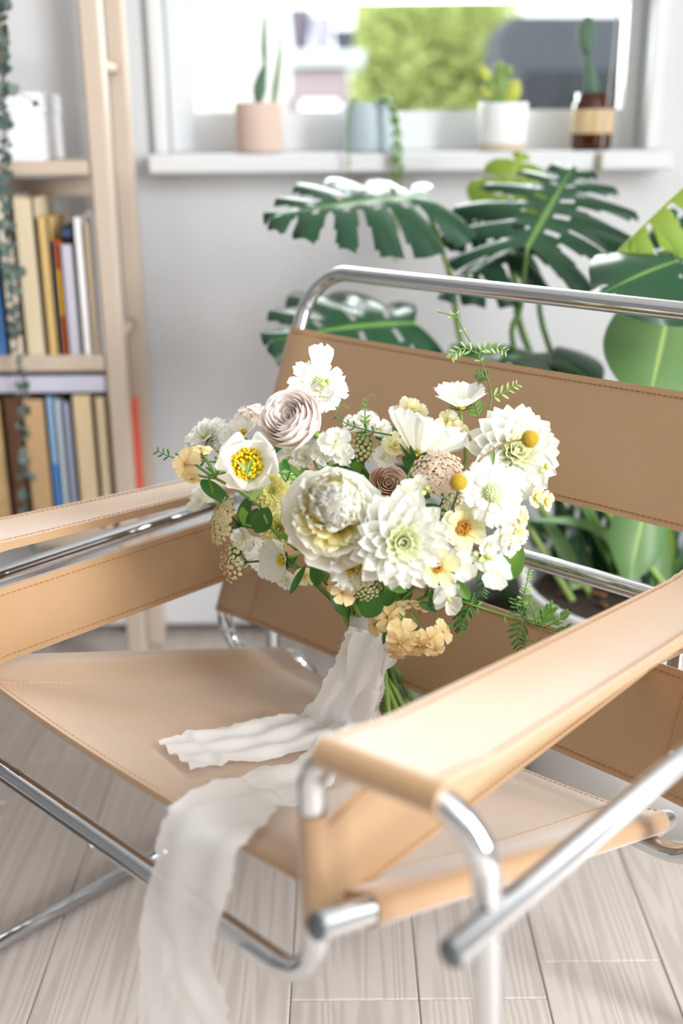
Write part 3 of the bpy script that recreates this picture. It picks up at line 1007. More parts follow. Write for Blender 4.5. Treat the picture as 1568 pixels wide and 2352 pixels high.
# pale green buds beside the star florets and in the side cluster
budm = mesh('bud', *ballmesh((0, 0, 0), 1, 8, 6, (0.6, 0.6, 1.0)), mat('green_bud', (208, 216, 130), 0.5, trans=0.2))
for (x, y, z_) in [(958, 1128, 1.03), (972, 1132, 1.03), (964, 1142, 1.03), (982, 1122, 1.035), (950, 1138, 1.035), (742, 882, 1.115), (752, 876, 1.12), (1118, 1278, 1.03), (1105, 1285, 1.03), (1130, 1282, 1.03), (1092, 1272, 1.03), (1245, 1080, 1.07), (1255, 1072, 1.07)]:
    put('bud', budm, bq, T_(at(x, y, z_)) @ basis(cdir(rnd.uniform(-.6, .6), rnd.uniform(-.4, .6), 0.6)) @ Sc(px2m(11, z_)))

# phlox clusters
def phlox(px, py, zc, R, face, ms=phl):
    R = px2m(R, zc)
    out = []
    ring(out, ms, 5, 0.06, R * 0.05, 0, R, ph=rnd.random(), jt=0.15, js=0.10)
    v, f = tubemesh([(0, 0, 0.002), (0, 0, -R * 0.4), (R * 0.05, 0, -R * 0.95)], [R * 0.11, R * 0.09, R * 0.07], 7)
    o, M = flower('phlox_floret', px, py, zc, face, (v, f, M_tan if ms is phl else M_blush), out, None, rnd.random() * 6, stem=False)
    return o
for (x, y, z_, r, f) in [(428, 1066, 1.09, 38, (-0.35, 0.1, 0.9)), (462, 1032, 1.10, 26, (0.1, 0.8, 0.5)), (440, 1098, 1.09, 24, (-0.2, -0.7, 0.6)), (445, 1045, 1.11, 22, (-0.4, 0.6, 0.5)),
                         (893, 1418, 1.08, 36, (-0.3, 0.35, 0.8)), (862, 1434, 1.09, 30, (-0.7, 0.1, 0.6)), (926, 1458, 1.06, 40, (-0.1, -0.15, 1)), (906, 1396, 1.09, 28, (-0.2, 0.8, 0.4)), (988, 1470, 1.06, 36, (0.1, -0.2, 1)),
                         (1014, 1452, 1.07, 30, (0.6, 0.2, 0.7)), (962, 1482, 1.06, 30, (-0.2, -0.6, 0.8)), (932, 1494, 1.065, 26, (-0.1, -0.8, 0.6)), (968, 1392, 1.10, 24, (0.2, 0.8, 0.4)), (940, 1388, 1.10, 22, (-0.1, 0.9, 0.3)), (918, 1476, 1.055, 34, (-0.35, -0.35, 0.9)), (906, 1500, 1.06, 26, (-0.3, -0.8, 0.5)), (1000, 1490, 1.06, 26, (0.3, -0.5, 0.8)), (788, 1362, 1.05, 30, (0.05, 0.05, 1)), (770, 1345, 1.07, 26, (-0.5, 0.1, 0.7))]:
    phlox(x, y, z_, r, f)
for (x, y, z_, r, f) in [(574, 942, 1.13, 26, (-0.2, 0.9, 0.5)), (598, 940, 1.13, 24, (0.2, 0.8, 0.5)), (555, 950, 1.14, 24, (-0.6, 0.6, 0.5)), (600, 962, 1.13, 22, (0, 0.5, 0.8))]:
    phlox(x, y, z_, r, f, phb)
def stalk(pts, zc, r=0.0012, m=None, name='stalk'):
    P = [at(x, y, zc + (dz if dz else 0)) for x, y, dz in [(p + (0,))[:3] for p in pts]]
    return wobj(name, *tubemesh(smooth_path(P, 5), r, 6), m or M_stem, bq)
for pts in ([(442, 1060), (470, 1082), (495, 1098), (545, 1125), (600, 1165), (660, 1230, .04), (760, 1340, .09)], [(462, 1036), (478, 1062), (495, 1098)], [(445, 1088), (470, 1095), (495, 1098)], [(590, 1085), (585, 1110), (595, 1150), (620, 1210), (680, 1262, .05)]):
    stalk(pts, 1.095, 0.0016)
for pts in ([(893, 1418), (905, 1425), (925, 1420)], [(862, 1434), (890, 1438), (925, 1420)], [(926, 1458), (940, 1445), (925, 1420)], [(988, 1470), (968, 1455), (940, 1440), (925, 1420)], [(1014, 1452), (985, 1448), (940, 1440)], [(962, 1482), (955, 1460), (940, 1440)], [(925, 1420), (900, 1405, .03), (870, 1420, .08)]):
    stalk(pts, 1.09, 0.0012, M_leaf)

# sweet peas
def sweetpea(px, py, zc, R, face, spin, label):
    R = px2m(R, zc)
    out = [(spb[0], T_((0, -R * 0.15, -R * 0.1)) @ Rx(0.55) @ Sc(R * 0.75)), (spb[1], Rz(0.7) @ T_((0, 0, -R * 0.12)) @ Rx(0.35) @ Sc(R * 0.7)), (spb[2], Rz(-0.8) @ T_((0, 0, -R * 0.12)) @ Rx(0.3) @ Sc(R * 0.7)),
           (spw[0], Rz(2.7) @ T_((0, -R * 0.1, 0)) @ Rx(0.3) @ Sc(R * 0.8)), (spw[1], Rz(-2.6) @ T_((0, -R * 0.1, 0)) @ Rx(0.35) @ Sc(R * 0.8))]
    return flower('sweet_pea', px, py, zc, face, core_ball(R * 0.12, 0, M_greenc, (1, 1.6, 1)), out, label, spin)
sweetpea(1060, 1300, 1.03, 62, (0.15, -0.05, 1), 0.3, 'white sweet pea below the yellow flower')
sweetpea(1132, 1318, 1.04, 68, (0.2, 0.0, 1), -0.4, 'white sweet pea with spread petals by the back bar')
sweetpea(1032, 1378, 1.05, 56, (-0.1, -0.25, 1), 0.9, 'white sweet pea hanging lowest in front of the back strap')
sweetpea(462, 1150, 1.20, 56, (-0.5, 0.2, 0.8), 0.2, 'white sweet pea resting on the far side strap')
sweetpea(560, 1275, 1.19, 50, (-0.4, -0.2, 0.8), 1.2, 'white sweet pea in the shade behind the far strap')

# mustard ball flowers
def billy(px, py, zc, R, label):
    R = px2m(R, zc)
    mb = MB()
    mb.ball((0, 0, 0), R * 0.93, 18, 12)
    N = 170
    for i in range(N):
        z = 1 - 2 * (i + 0.5) / N
        a = i * 2.39996
        s = math.sqrt(1 - z * z)
        mb.ball(Vector((s * math.cos(a), s * math.sin(a), z)) * R * 0.94, R * 0.12, 5, 4)
    o = obj('ball_flower', mb.v, mb.f, M_billy, bq, T_(at(px, py, zc)))
    o['label'] = label
    return o
billy(1217, 1008, 1.02, 20, 'mustard yellow ball flower on a bent brown stalk')
billy(1053, 1108, 1.015, 20, 'mustard yellow ball flower beside the blush yarrow')
stalk([(1199, 1010), (1160, 1018), (1120, 1042), (1094, 1066), (1060, 1120, .05)], 1.02, 0.0011, M_brown)
stalk([(1053, 1122), (1045, 1150, .02), (1025, 1200, .06)], 1.02, 0.0011, M_brown)

# yarrow heads: flat domes of tiny florets on branching stalks
def yarrow(px, py, zc, R, face, m, label, n=90, flat=0.35, asp=1.0):
    R = px2m(R, zc)
    mb = MB()
    sb = MB()
    for i in range(n):
        q = math.sqrt((i + 0.5) / n) * R
        a = i * 2.39996
        p = Vector((q * math.cos(a), q * math.sin(a) * asp, R * flat * (1 - (q / R) ** 2) + rnd.uniform(-.06, .06) * R))
        tilt = Vector((p.x, p.y, R)).normalized()
        B = T_(p) @ basis(tilt) @ Rz(rnd.random() * 6)
        rr = R * 0.085
        for k in range(5):
            b = 2 * PI * k / 5
            c_ = Vector((rr * 0.75 * math.cos(b), rr * 0.75 * math.sin(b), rnd.uniform(0, .3) * rr))
            vs, fs = [], []
            for j in range(5):
                g = 2 * PI * j / 5 + b
                vs.append(B @ (c_ + Vector((rr * 0.6 * math.cos(g), rr * 0.6 * math.sin(g), 0))))
            mb.add(vs, [(0, 1, 2, 3, 4)])
        mb.add([B @ Vector(v) for v in ballmesh((0, 0, 0.2 * rr), rr * 0.42, 5, 4)[0]], ballmesh((0, 0, 0), 1, 5, 4)[1])
        if i % 4 == 0:
            sb.tube([p - tilt * rr * 0.3, p * 0.6 - Vector((0, 0, R * 0.25)), Vector((0, 0, -R * 0.85))], R * 0.014, 4)
    P = at(px, py, zc)
    nrm = cdir(*face)
    M = T_(P) @ basis(nrm)
    o = tag(obj('yarrow_head', mb.v, mb.f, m, bq, M, smooth=False), label)
    put('branching_stalk', mesh('branching_stalk', sb.v, sb.f, M_stemd), o, M)
    flower_stem(P - nrm * R * 0.8, -nrm, o, 0.0012, M_stemd)
yarrow(1005, 1086, 1.05, 60, (-0.1, 0.45, 0.9), M_yarrow_b, 'blush yarrow head under the cosmos', 110, 0.35)
yarrow(512, 1196, 1.10, 58, (-0.85, 0.25, 0.45), M_yarrow_c, 'cream yarrow head at the far side of the bouquet', 110, 0.3)
yarrow(532, 1290, 1.10, 50, (-0.8, 0.05, 0.55), M_yarrow_c, 'small cream yarrow head below the larger one', 50, 0.25)
yarrow(838, 1340, 1.04, 44, (0.05, -0.35, 0.9), M_yarrow_c, 'cream yarrow head between the dahlia and the tan floret', 60)
yarrow(838, 1020, 1.16, 46, (0.0, 0.4, 0.9), M_yarrow_c, 'cream yarrow head deep behind the peony', 60)
yarrow(1052, 1160, 1.09, 44, (0.1, 0.3, 0.9), M_yarrow_c, 'cream yarrow head in the gap above the yellow flower', 50)

# leaves
def leaf(b, t, zc, w_=1.0, kind='d', n=(0, 0.2, 1), dz=0.0, zt_=0.0):
    B, T = at(b[0], b[1], zc + dz), at(t[0], t[1], zc + dz + zt_)
    y = T - B
    L = y.length
    z = cdir(*n)
    M = T_(B) @ basis((z - y.normalized() * z.dot(y.normalized())), y) @ Matrix.Diagonal((L * w_, L, L, 1))
    return put('leaf', leafm[kind], bq, M)
for args in [((576, 1148), (602, 1080), 1.06, 1.3, 'p', (0.5, 0, 1)), ((616, 1166), (586, 1226), 1.09, 1.8, 'd', (0.3, 0.4, 1)), ((612, 1170), (560, 1200), 1.10, 1.2, 'd'), ((656, 1108), (652, 1052), 1.08, 1.1, 'd'),
             ((640, 1228), (694, 1246), 1.08, 0.8, 'm'), ((722, 1288), (730, 1350), 1.06, 1.2, 'd'), ((702, 1298), (662, 1368), 1.06, 0.5, 'd'), ((866, 1352), (838, 1422), 1.07, 1.9, 'd'), ((878, 1342), (938, 1350), 1.03, 1.3, 'm', (0, 0.6, 0.8)),
             ((1046, 1335), (1082, 1378), 1.05, 1.1, 'm'), ((760, 1350), (800, 1420), 1.11, 1.0, 'd'), ((1190, 1240), (1172, 1340), 1.13, 1.1, 'm'), ((690, 1070), (720, 1100), 1.10, 1.0, 'd'), ((905, 1345), (880, 1395), 1.08, 1.4, 'd'),
             ((640, 1075), (665, 1045), 1.09, 0.8, 'm'), ((478, 1092), (490, 1140), 1.09, 0.35, 'm'), ((500, 1095), (470, 1070), 1.09, 0.4, 'm'), ((545, 1060), (580, 1090), 1.02, 0.5, 'p'), ((566, 1092), (580, 1050), 1.02, 0.5, 'm'),
             ((1100, 1270), (1070, 1300), 1.06, 0.9, 'm'), ((1130, 1080), (1135, 1020), 1.02, 0.30, 'm'), ((1135, 1085), (1155, 1050), 1.03, 0.25, 'p'), ((960, 1385), (1010, 1400), 1.09, 0.9, 'd'), ((1010, 1430), (1045, 1438), 1.09, 0.5, 'm'), ((868, 1360), (925, 1400), 1.10, 1.3, 'd'), ((1030, 1260), (1060, 1330), 1.09, 1.2, 'd'),
             ((880, 1480), (886, 1440), 1.12, 0.7, 'd')]:
    leaf(*args)
# feathery green calyxes among the phlox
for (x, y) in ((930, 1425), (945, 1440), (960, 1430), (915, 1440)):
    leaf((x, y), (x + rnd.uniform(-20, 20), y - rnd.uniform(15, 30)), 1.075, 0.5, 'm')
# foliage deep in the bouquet, between the stems
for i in range(46):
    a = rnd.uniform(0, 2 * PI)
    q = math.sqrt(rnd.random())
    x, y = 820 + 300 * q * math.cos(a), 1165 + 170 * q * math.sin(a)
    t = rnd.uniform(0, 2 * PI)
    l = rnd.uniform(55, 95)
    leaf((x, y), (x + l * math.cos(t), y + l * math.sin(t)), rnd.uniform(1.14, 1.20), rnd.uniform(0.8, 1.3), rnd.choice('ddm'), (rnd.uniform(-.5, .5), rnd.uniform(-.3, .6), 1))

# feathery sprigs with paired leaflets
lfl = {k: petal('leaflet', 1, 0.26, m, 0.6, 2.4, 0.8, cup=0.2, bend=-0.2, nu=5, nv=2) for k, m in (('d', M_leafd), ('m', M_leaf), ('p', M_leafp))}
def sprig(pts, zc, pairs, ll, kind='m', start=0.25, ang=0.95, r=0.0009, droop=0.0, one_side=0):
    P = smooth_path([at(x, y, zc + (dz if dz else 0)) for x, y, dz in [(p + (0,))[:3] for p in pts]], 6)
    o = wobj('sprig', *tubemesh(P, [r * (1 - 0.5 * i / len(P)) for i in range(len(P))], 6), M_leaf if kind != 'd' else M_stemd, bq)
    n = len(P) - 1
    for k in range(pairs):
        f = start + (1 - start) * k / max(1, pairs - 1)
        i = min(n - 1, int(f * n))
        d = (P[i + 1] - P[i]).normalized()
        side = d.cross(-CF).normalized()
        for s in ((1, -1) if not one_side else (one_side,)):
            L = px2m(ll, zc) * (1 - 0.45 * f) * rnd.uniform(0.85, 1.1)
            dr = (d * math.cos(ang) + side * (s * math.sin(ang)) + cdir(0, 0, 1) * rnd.uniform(-.3, .3)).normalized()
            nz = -CF + CU * rnd.uniform(-.3, .6)
            M = T_(P[i]) @ basis(nz - dr * nz.dot(dr), dr) @ Sc(L)
            put('leaflet', lfl[kind], o, M)
    return o
sprig([(1118, 960), (1128, 915), (1118, 865), (1096, 812), (1060, 752), (1046, 716)], 1.13, 3, 20, 'p', 0.55)
sprig([(1098, 815), (1112, 800), (1140, 797), (1164, 808)], 1.13, 6, 24, 'p', 0.2)
sprig([(1096, 812), (1070, 800), (1048, 808), (1036, 822)], 1.13, 6, 26, 'p', 0.2)
sprig([(1126, 912), (1150, 905), (1172, 892), (1188, 882)], 1.13, 5, 26, 'p', 0.15)
sprig([(1120, 872), (1105, 862), (1092, 858)], 1.14, 5, 22, 'd', 0.1)
sprig([(1052, 730), (1030, 722), (1004, 716)], 1.13, 2, 18, 'p', 0.4)
sprig([(1100, 960), (1090, 930), (1085, 905)], 1.15, 6, 30, 'm', 0.1)
sprig([(500, 1062, .02), (440, 1056), (395, 1050), (358, 1034)], 1.14, 7, 26, 'd', 0.2)
sprig([(900, 1000), (850, 990), (800, 975), (768, 955)], 1.10, 6, 20, 'd', 0.3)
sprig([(840, 985), (838, 950), (842, 915)], 1.13, 5, 18, 'm', 0.2)
sprig([(990, 1360, .04), (1060, 1382), (1130, 1404), (1215, 1432), (1302, 1456)], 1.07, 4, 26, 'm', 0.4, r=0.0014)
sprig([(1215, 1432), (1190, 1402), (1182, 1374)], 1.07, 5, 30, 'd', 0.25)
sprig([(1212, 1428), (1200, 1385), (1208, 1345), (1216, 1306)], 1.07, 11, 20, 'p', 0.3, 1.1)
sprig([(1232, 1436), (1222, 1400), (1208, 1372)], 1.065, 8, 26, 'm', 0.1, 1.1)
sprig([(1200, 1426), (1188, 1460), (1196, 1492)], 1.065, 6, 34, 'd', 0.1)
sprig([(1240, 1440), (1256, 1412), (1268, 1395)], 1.065, 6, 38, 'm', 0.1, 0.5)
sprig([(1250, 1442), (1285, 1422), (1306, 1404)], 1.065, 8, 22, 'm', 0.3, 0.7)
sprig([(1100, 1290), (1112, 1330), (1106, 1372)], 1.08, 9, 30, 'd', 0.1, 1.1)
sprig([(1090, 1360), (1075, 1400), (1058, 1440)], 1.07, 9, 34, 'd', 0.1, 0.8)
sprig([(1060, 1380), (1052, 1410), (1058, 1450)], 1.075, 7, 32, 'd', 0.1, 0.8)
sprig([(980, 1340), (1000, 1370), (990, 1400)], 1.09, 7, 30, 'd', 0.1)
sprig([(1270, 1448), (1292, 1450), (1310, 1440)], 1.06, 6, 26, 'm', 0.1, 0.6)
sprig([(640, 1085), (655, 1090), (672, 1100)], 1.08, 5, 26, 'p', 0.1, 0.6)
sprig([(492, 1098), (505, 1075), (500, 1050)], 1.09, 6, 26, 'm', 0.2, 0.7)
# thin tendrils
for pts in ([(1058, 1440), (1060, 1460), (1045, 1470), (1030, 1490)], [(768, 955), (780, 930), (800, 938), (790, 925)], [(842, 915), (850, 905), (862, 912)], [(1196, 1480), (1215, 1470), (1230, 1478), (1240, 1462)]):
    stalk(pts, 1.07, 0.0004, M_leaf, 'tendril')

# bundled stems below the binding
ends = [(868, 1630), (880, 1642), (893, 1648), (905, 1645), (918, 1640), (928, 1630), (938, 1618), (952, 1602), (960, 1590), (900, 1636), (875, 1622), (912, 1634), (885, 1634), (944, 1608), (922, 1622), (862, 1612)]
for i, (x, y) in enumerate(ends):
    E_ = seat_surface(x, y, 0.012 + 0.010 * (i % 3))
    a = 2 * PI * i / len(ends)
    off = Vector((0.016 * math.cos(a), 0.012 * math.sin(a), 0))
    top = BIND + off + Vector((rnd.uniform(-.02, .02) - 0.015, 0.01, 0.05))
    mid = BIND + off * 0.9 + Vector((0, 0, -0.01))
    put('bundled_stem', None) if False else wobj('bundled_stem', *tubemesh(smooth_path([top, mid, mid.lerp(E_, 0.5) + Vector((0, 0, 0.004)), E_], 5), rnd.uniform(0.0022, 0.0036), 8), rnd.choice([M_stem, M_stem, M_stemd]), bq)

# silk ribbon
def silk():
    m, nt, N, L, P = newmat('white_silk')
    P.inputs['Base Color'].default_value = lin(250, 249, 248)
    P.inputs['Roughness'].default_value = 0.55
    P.inputs['Sheen Weight'].default_value = 0.3
    t = N.new('ShaderNodeBsdfTranslucent')
    t.inputs['Color'].default_value = lin(250, 249, 248)
    tr = N.new('ShaderNodeBsdfTransparent')
    m1 = N.new('ShaderNodeMixShader')
    m1.inputs[0].default_value = 0.35
    L.new(P.outputs[0], m1.inputs[1])
    L.new(t.outputs[0], m1.inputs[2])
    m2 = N.new('ShaderNodeMixShader')
    m2.inputs[0].default_value = 0.15
    L.new(m1.outputs[0], m2.inputs[1])
    L.new(tr.outputs[0], m2.inputs[2])
    L.new(m2.outputs[0], N['Material Output'].inputs['Surface'])
    return m
M_silk = silk()
rib = wobj('ribbon', *tubemesh([BIND + Vector((-0.004, 0, 0.026)), BIND + Vector((-0.002, 0, 0.018)), BIND + Vector((0.001, 0, 0.0)), BIND + Vector((0.004, 0, -0.022)), BIND + Vector((0.006, 0, -0.034))], [0.019, 0.022, 0.0225, 0.023, 0.022], 24), M_silk, bq)
rib['label'] = 'white silk ribbon wound round the stems'
def ribbon_tail(left, right, seed, amp=0.003, nv=16, sub=7, fold=3.0):
    rr = random.Random(seed)
    Lp, Rp = smooth_path(left, sub), smooth_path(right, sub)
    n = len(Lp)
    V, F = [], []
    ph = rr.uniform(0, 6)
    acc = 0.0
    for i in range(n):
        if i:
            acc += (Lp[i].lerp(Rp[i], .5) - Lp[i - 1].lerp(Rp[i - 1], .5)).length
        d = (Lp[min(n - 1, i + 1)] - Lp[max(0, i - 1)]) + (Rp[min(n - 1, i + 1)] - Rp[max(0, i - 1)])
        ac = Rp[i] - Lp[i]
        nn = d.cross(ac).normalized()
        if nn.dot(-CF) < 0:
            nn = -nn
        for j in range(nv + 1):
            v = j / nv
            p = Lp[i].lerp(Rp[i], v)
            p += nn * (amp * (0.8 * math.sin(fold * 2 * PI * v + ph + 3.0 * math.sin(acc * 14)) + 0.5 * math.sin(acc * 70 + 6 * v + ph)) + amp * 1.1)
            if j in (0, nv):
                p += ac.normalized() * rr.uniform(-.0022, .0022)
            V.append(p)
    for i in range(n - 1):
        for j in range(nv):
            q = i * (nv + 1) + j
            F.append((q, q + 1, q + nv + 2, q + nv + 1))
    o = wobj('ribbon_tail', V, F, M_silk, rib)
    # frayed edge threads
    mb = MB()
    for i in range(0, n - 1):
        for j, s in ((0, -1), (nv, 1)):
            for _ in range(3):
                k = rr.random()
                p = V[i * (nv + 1) + j].lerp(V[(i + 1) * (nv + 1) + j], k)
                e = (Rp[i] - Lp[i]).normalized() * s
                mb.tube([p, p + e * rr.uniform(.001, .003) + Vector((rr.uniform(-.001, .001), rr.uniform(-.001, .001), rr.uniform(-.001, .001)))], 0.00012, 3)
    tag(put('fray', mesh('fray', [x - WM[o].translation for x in mb.v], mb.f, M_silk), rib, WM[o]), kind='stuff')
    return o
SS = seat_surface
# tail that lies across the seat towards the far strap
ribbon_tail([at(806, 1440, 1.165), at(775, 1510, 1.16), at(735, 1580, 1.17), SS(690, 1640, .006), SS(630, 1652, .004), SS(540, 1668, .004), SS(440, 1682, .004), SS(368, 1692, .012)],
            [at(900, 1462, 1.15), at(882, 1540, 1.145), at(866, 1610, 1.15), SS(850, 1680, .010), SS(790, 1715, .004), SS(660, 1738, .004), SS(540, 1752, .004), SS(440, 1758, .010)], 3)
# narrow end beside the stems
ribbon_tail([at(868, 1480, 1.145), at(858, 1560, 1.15), SS(838, 1660, .004), SS(830, 1690, .003)], [at(890, 1480, 1.145), at(884, 1560, 1.15), SS(862, 1660, .004), SS(860, 1695, .003)], 4, 0.0015, 6, 6, 1.0)
# tail that runs forward over the seat edge and hangs down
E1, E2 = SS(404, 1846, .004), SS(598, 1952, .004)
yl, yr_ = E1.y - 0.012, E2.y - 0.012
def drop(px, py, Y): return atY(px, py, Y)
ribbon_tail([at(812, 1452, 1.155), at(790, 1560, 1.15), SS(760, 1665, .008), SS(690, 1745, .006), SS(600, 1765, .006), SS(500, 1808, .008), E1, drop(382, 1890, yl), drop(358, 1960, yl), drop(342, 2060, yl), drop(334, 2200, yl), drop(326, 2352, yl), drop(322, 2480, yl)],
            [at(896, 1462, 1.145), at(872, 1570, 1.14), SS(850, 1690, .010), SS(790, 1768, .008), SS(730, 1830, .008), SS(650, 1858, .008), SS(612, 1900, .006), drop(560, 1960, yr_), drop(535, 2040, yr_), drop(512, 2130, yr_), drop(502, 2230, yr_), drop(534, 2352, yr_), drop(545, 2480, yr_)], 8, 0.0036, 18, 7, 1.8)
# ------------------------------------------------------------------ house plants on the floor behind the chair
prnd = random.Random(5)
M_mon = grad('monstera_green', [(0.0, (120, 160, 84)), (0.05, (46, 80, 54)), (1.0, (36, 68, 48))], 0.2, 0.12)
M_mony = grad('monstera_young', [(0.0, (186, 198, 120)), (0.06, (142, 164, 66)), (1.0, (126, 154, 58))], 0.38, 0.35)
M_monl = grad('monstera_light', [(0.0, (190, 216, 130)), (0.06, (118, 150, 96)), (1.0, (96, 134, 80))], 0.35, 0.3)
M_pet = mat('petiole_green', (92, 130, 62), 0.4, var=0.15, scale=30)
M_petl = mat('petiole_pale', (150, 176, 96), 0.4, var=0.15, scale=30)
M_pot = mat('white_pot_glaze', (232, 232, 232), 0.35)
M_soil = mat('potting_soil', (58, 44, 34), 0.95, var=0.5, scale=90, bump=1.0, bscale=120)
M_bark = mat('bark_chip', (120, 84, 56), 0.9, var=0.3, scale=60)

def monstera_mesh(seed, slits=5, W=0.46, droop=0.18, fold=0.10, tip=0.25, holes=True, m=None, s0=0.12, wav=0.015, mid_u0=0.34, wdm=1.0):
    rr = random.Random(seed)
    NS, NU = 84, 12
    idx = {}
    V, F, U = [], [], []
    cut = {}
    sl = []
    for side in (1, -1):
        for k in range(slits):
            c = s0 + (0.80 - s0) * k / max(1, slits - 1) + rr.uniform(-.02, .02)
            wd = rr.uniform(0.026, 0.046) * wdm
            sl.append((side, c, wd))
        if holes:
            for k in range(slits - 1):
                c = s0 + 0.075 + (0.80 - s0) * k / max(1, slits - 1)
                for i in range(NS):
                    if abs((i + 0.5) / NS - c) < 0.018:
                        cut[side, i, 'h'] = 2
    for side in (1, -1):
        for i in range(NS + 1):
            s = i / NS
            phi = -0.75 + 1.75 * s ** 0.8
            l = W * (1 - s ** 2.4) ** 0.75 * (0.86 + 0.22 * math.sin(PI * min(1, s * 1.3))) + 0.012
            lob = 0.5 - 0.5 * math.cos(2 * PI * (s - s0) / ((0.80 - s0) / max(1, slits - 1)))
            for j in range(NU + 1):
                u = j / NU
                if j == 0 and side == -1:
                    idx[side, i, 0] = idx[1, i, 0]
                    continue
                ll = l * (1 - (0.16 if slits else 0) * (1 - lob) ** 2)
                x = side * math.cos(phi) * ll * u
                y = s + math.sin(phi) * ll * u
                z = fold * abs(x) - droop * (u * l / W) ** 2 - tip * max(0, y) ** 2 * 0.6 + wav * math.sin(9 * s + 3 * side) * u - (0.05 if slits else 0) * (1 - lob) * u * u
                idx[side, i, j] = len(V)
                V.append((x, y, z))
                U.append(u)
        for i in range(NS):
            for j in range(NU):
                su, uu = (i + 0.5) / NS, (j + 0.5) / NU
                if any(sd_ == side and uu > mid_u0 and abs(su - c) < wd * (0.35 + 0.8 * (uu - mid_u0) / (1 - mid_u0)) for sd_, c, wd in sl):
                    continue
                if (side, i, 'h') in cut and j in (1, 2):
                    continue
                q = (idx[side, i, j], idx[side, i, j + 1], idx[side, i + 1, j + 1], idx[side, i + 1, j])
                F.append(q if side > 0 else q[::-1])
    return mesh('leaf', V, F, m or M_mon, True, U)

def place_leaf(parent, B, T, nrm, me, wide=1.0, name='leaf'):
    y = T - B
    L = y.length
    n = nrm - y.normalized() * nrm.dot(y.normalized())
    return put(name, me, parent, T_(B) @ basis(n, y) @ Matrix.Diagonal((L * wide, L, L, 1)))
def petiole(parent, pts, r=0.0045, m=None):
    P = smooth_path(pts, 6)
    return wobj('petiole', *tubemesh(P, [r * (1 - 0.3 * i / len(P)) for i in range(len(P))], 8), m or M_pet, parent)

# big white pot, partly hidden by the chair
PC = Vector((0.465, 1.50, 0))
def pot_thing(name, label, c, r0, r1, h, m, cat='plant'):
    o = thing(name, label, cat, c)
    prof = [(0.001, 0.004), (r0 * 0.96, 0.004), (r0, 0.0), (r0 + (r1 - r0) * 0.5, h * 0.5), (r1, h - 0.012), (r1 + 0.004, h - 0.008), (r1 + 0.004, h), (r1 - 0.008, h), (r1 - 0.012, h - 0.04), (r1 - 0.02, h - 0.06)]
    put('pot', mesh('pot', *lathe(prof, 48), m), o, T_(c))
    return o
mp = pot_thing('monstera_plant', 'large split-leaved monstera in a big white pot on the floor behind the armchair', PC, 0.19, 0.205, 0.31, M_pot)
mbs = MB()
mbs.add(*lathe([(0.001, 0.0), (0.06, 0.004), (0.12, -0.002), (0.184, 0.0)], 40))
put('soil', mesh('soil', mbs.v, mbs.f, M_soil), mp, T_(PC + Vector((0, 0, 0.277))))
chip = mesh('bark_chip', *boxmesh((-0.016, -0.007, -0.003), (0.016, 0.007, 0.004), 0.002), M_bark, False)
for i in range(60):
    a, q = prnd.uniform(0, 2 * PI), math.sqrt(prnd.random()) * 0.17
    put('bark_chip', chip, mp, T_(PC + Vector((q * math.cos(a), q * math.sin(a), 0.283))) @ Rz(prnd.uniform(0, 6)) @ Rx(prnd.uniform(-.3, .3)) @ Sc(prnd.uniform(0.5, 1.1)))
def root(dx, dy):
    return PC + Vector((dx, dy, 0.277))
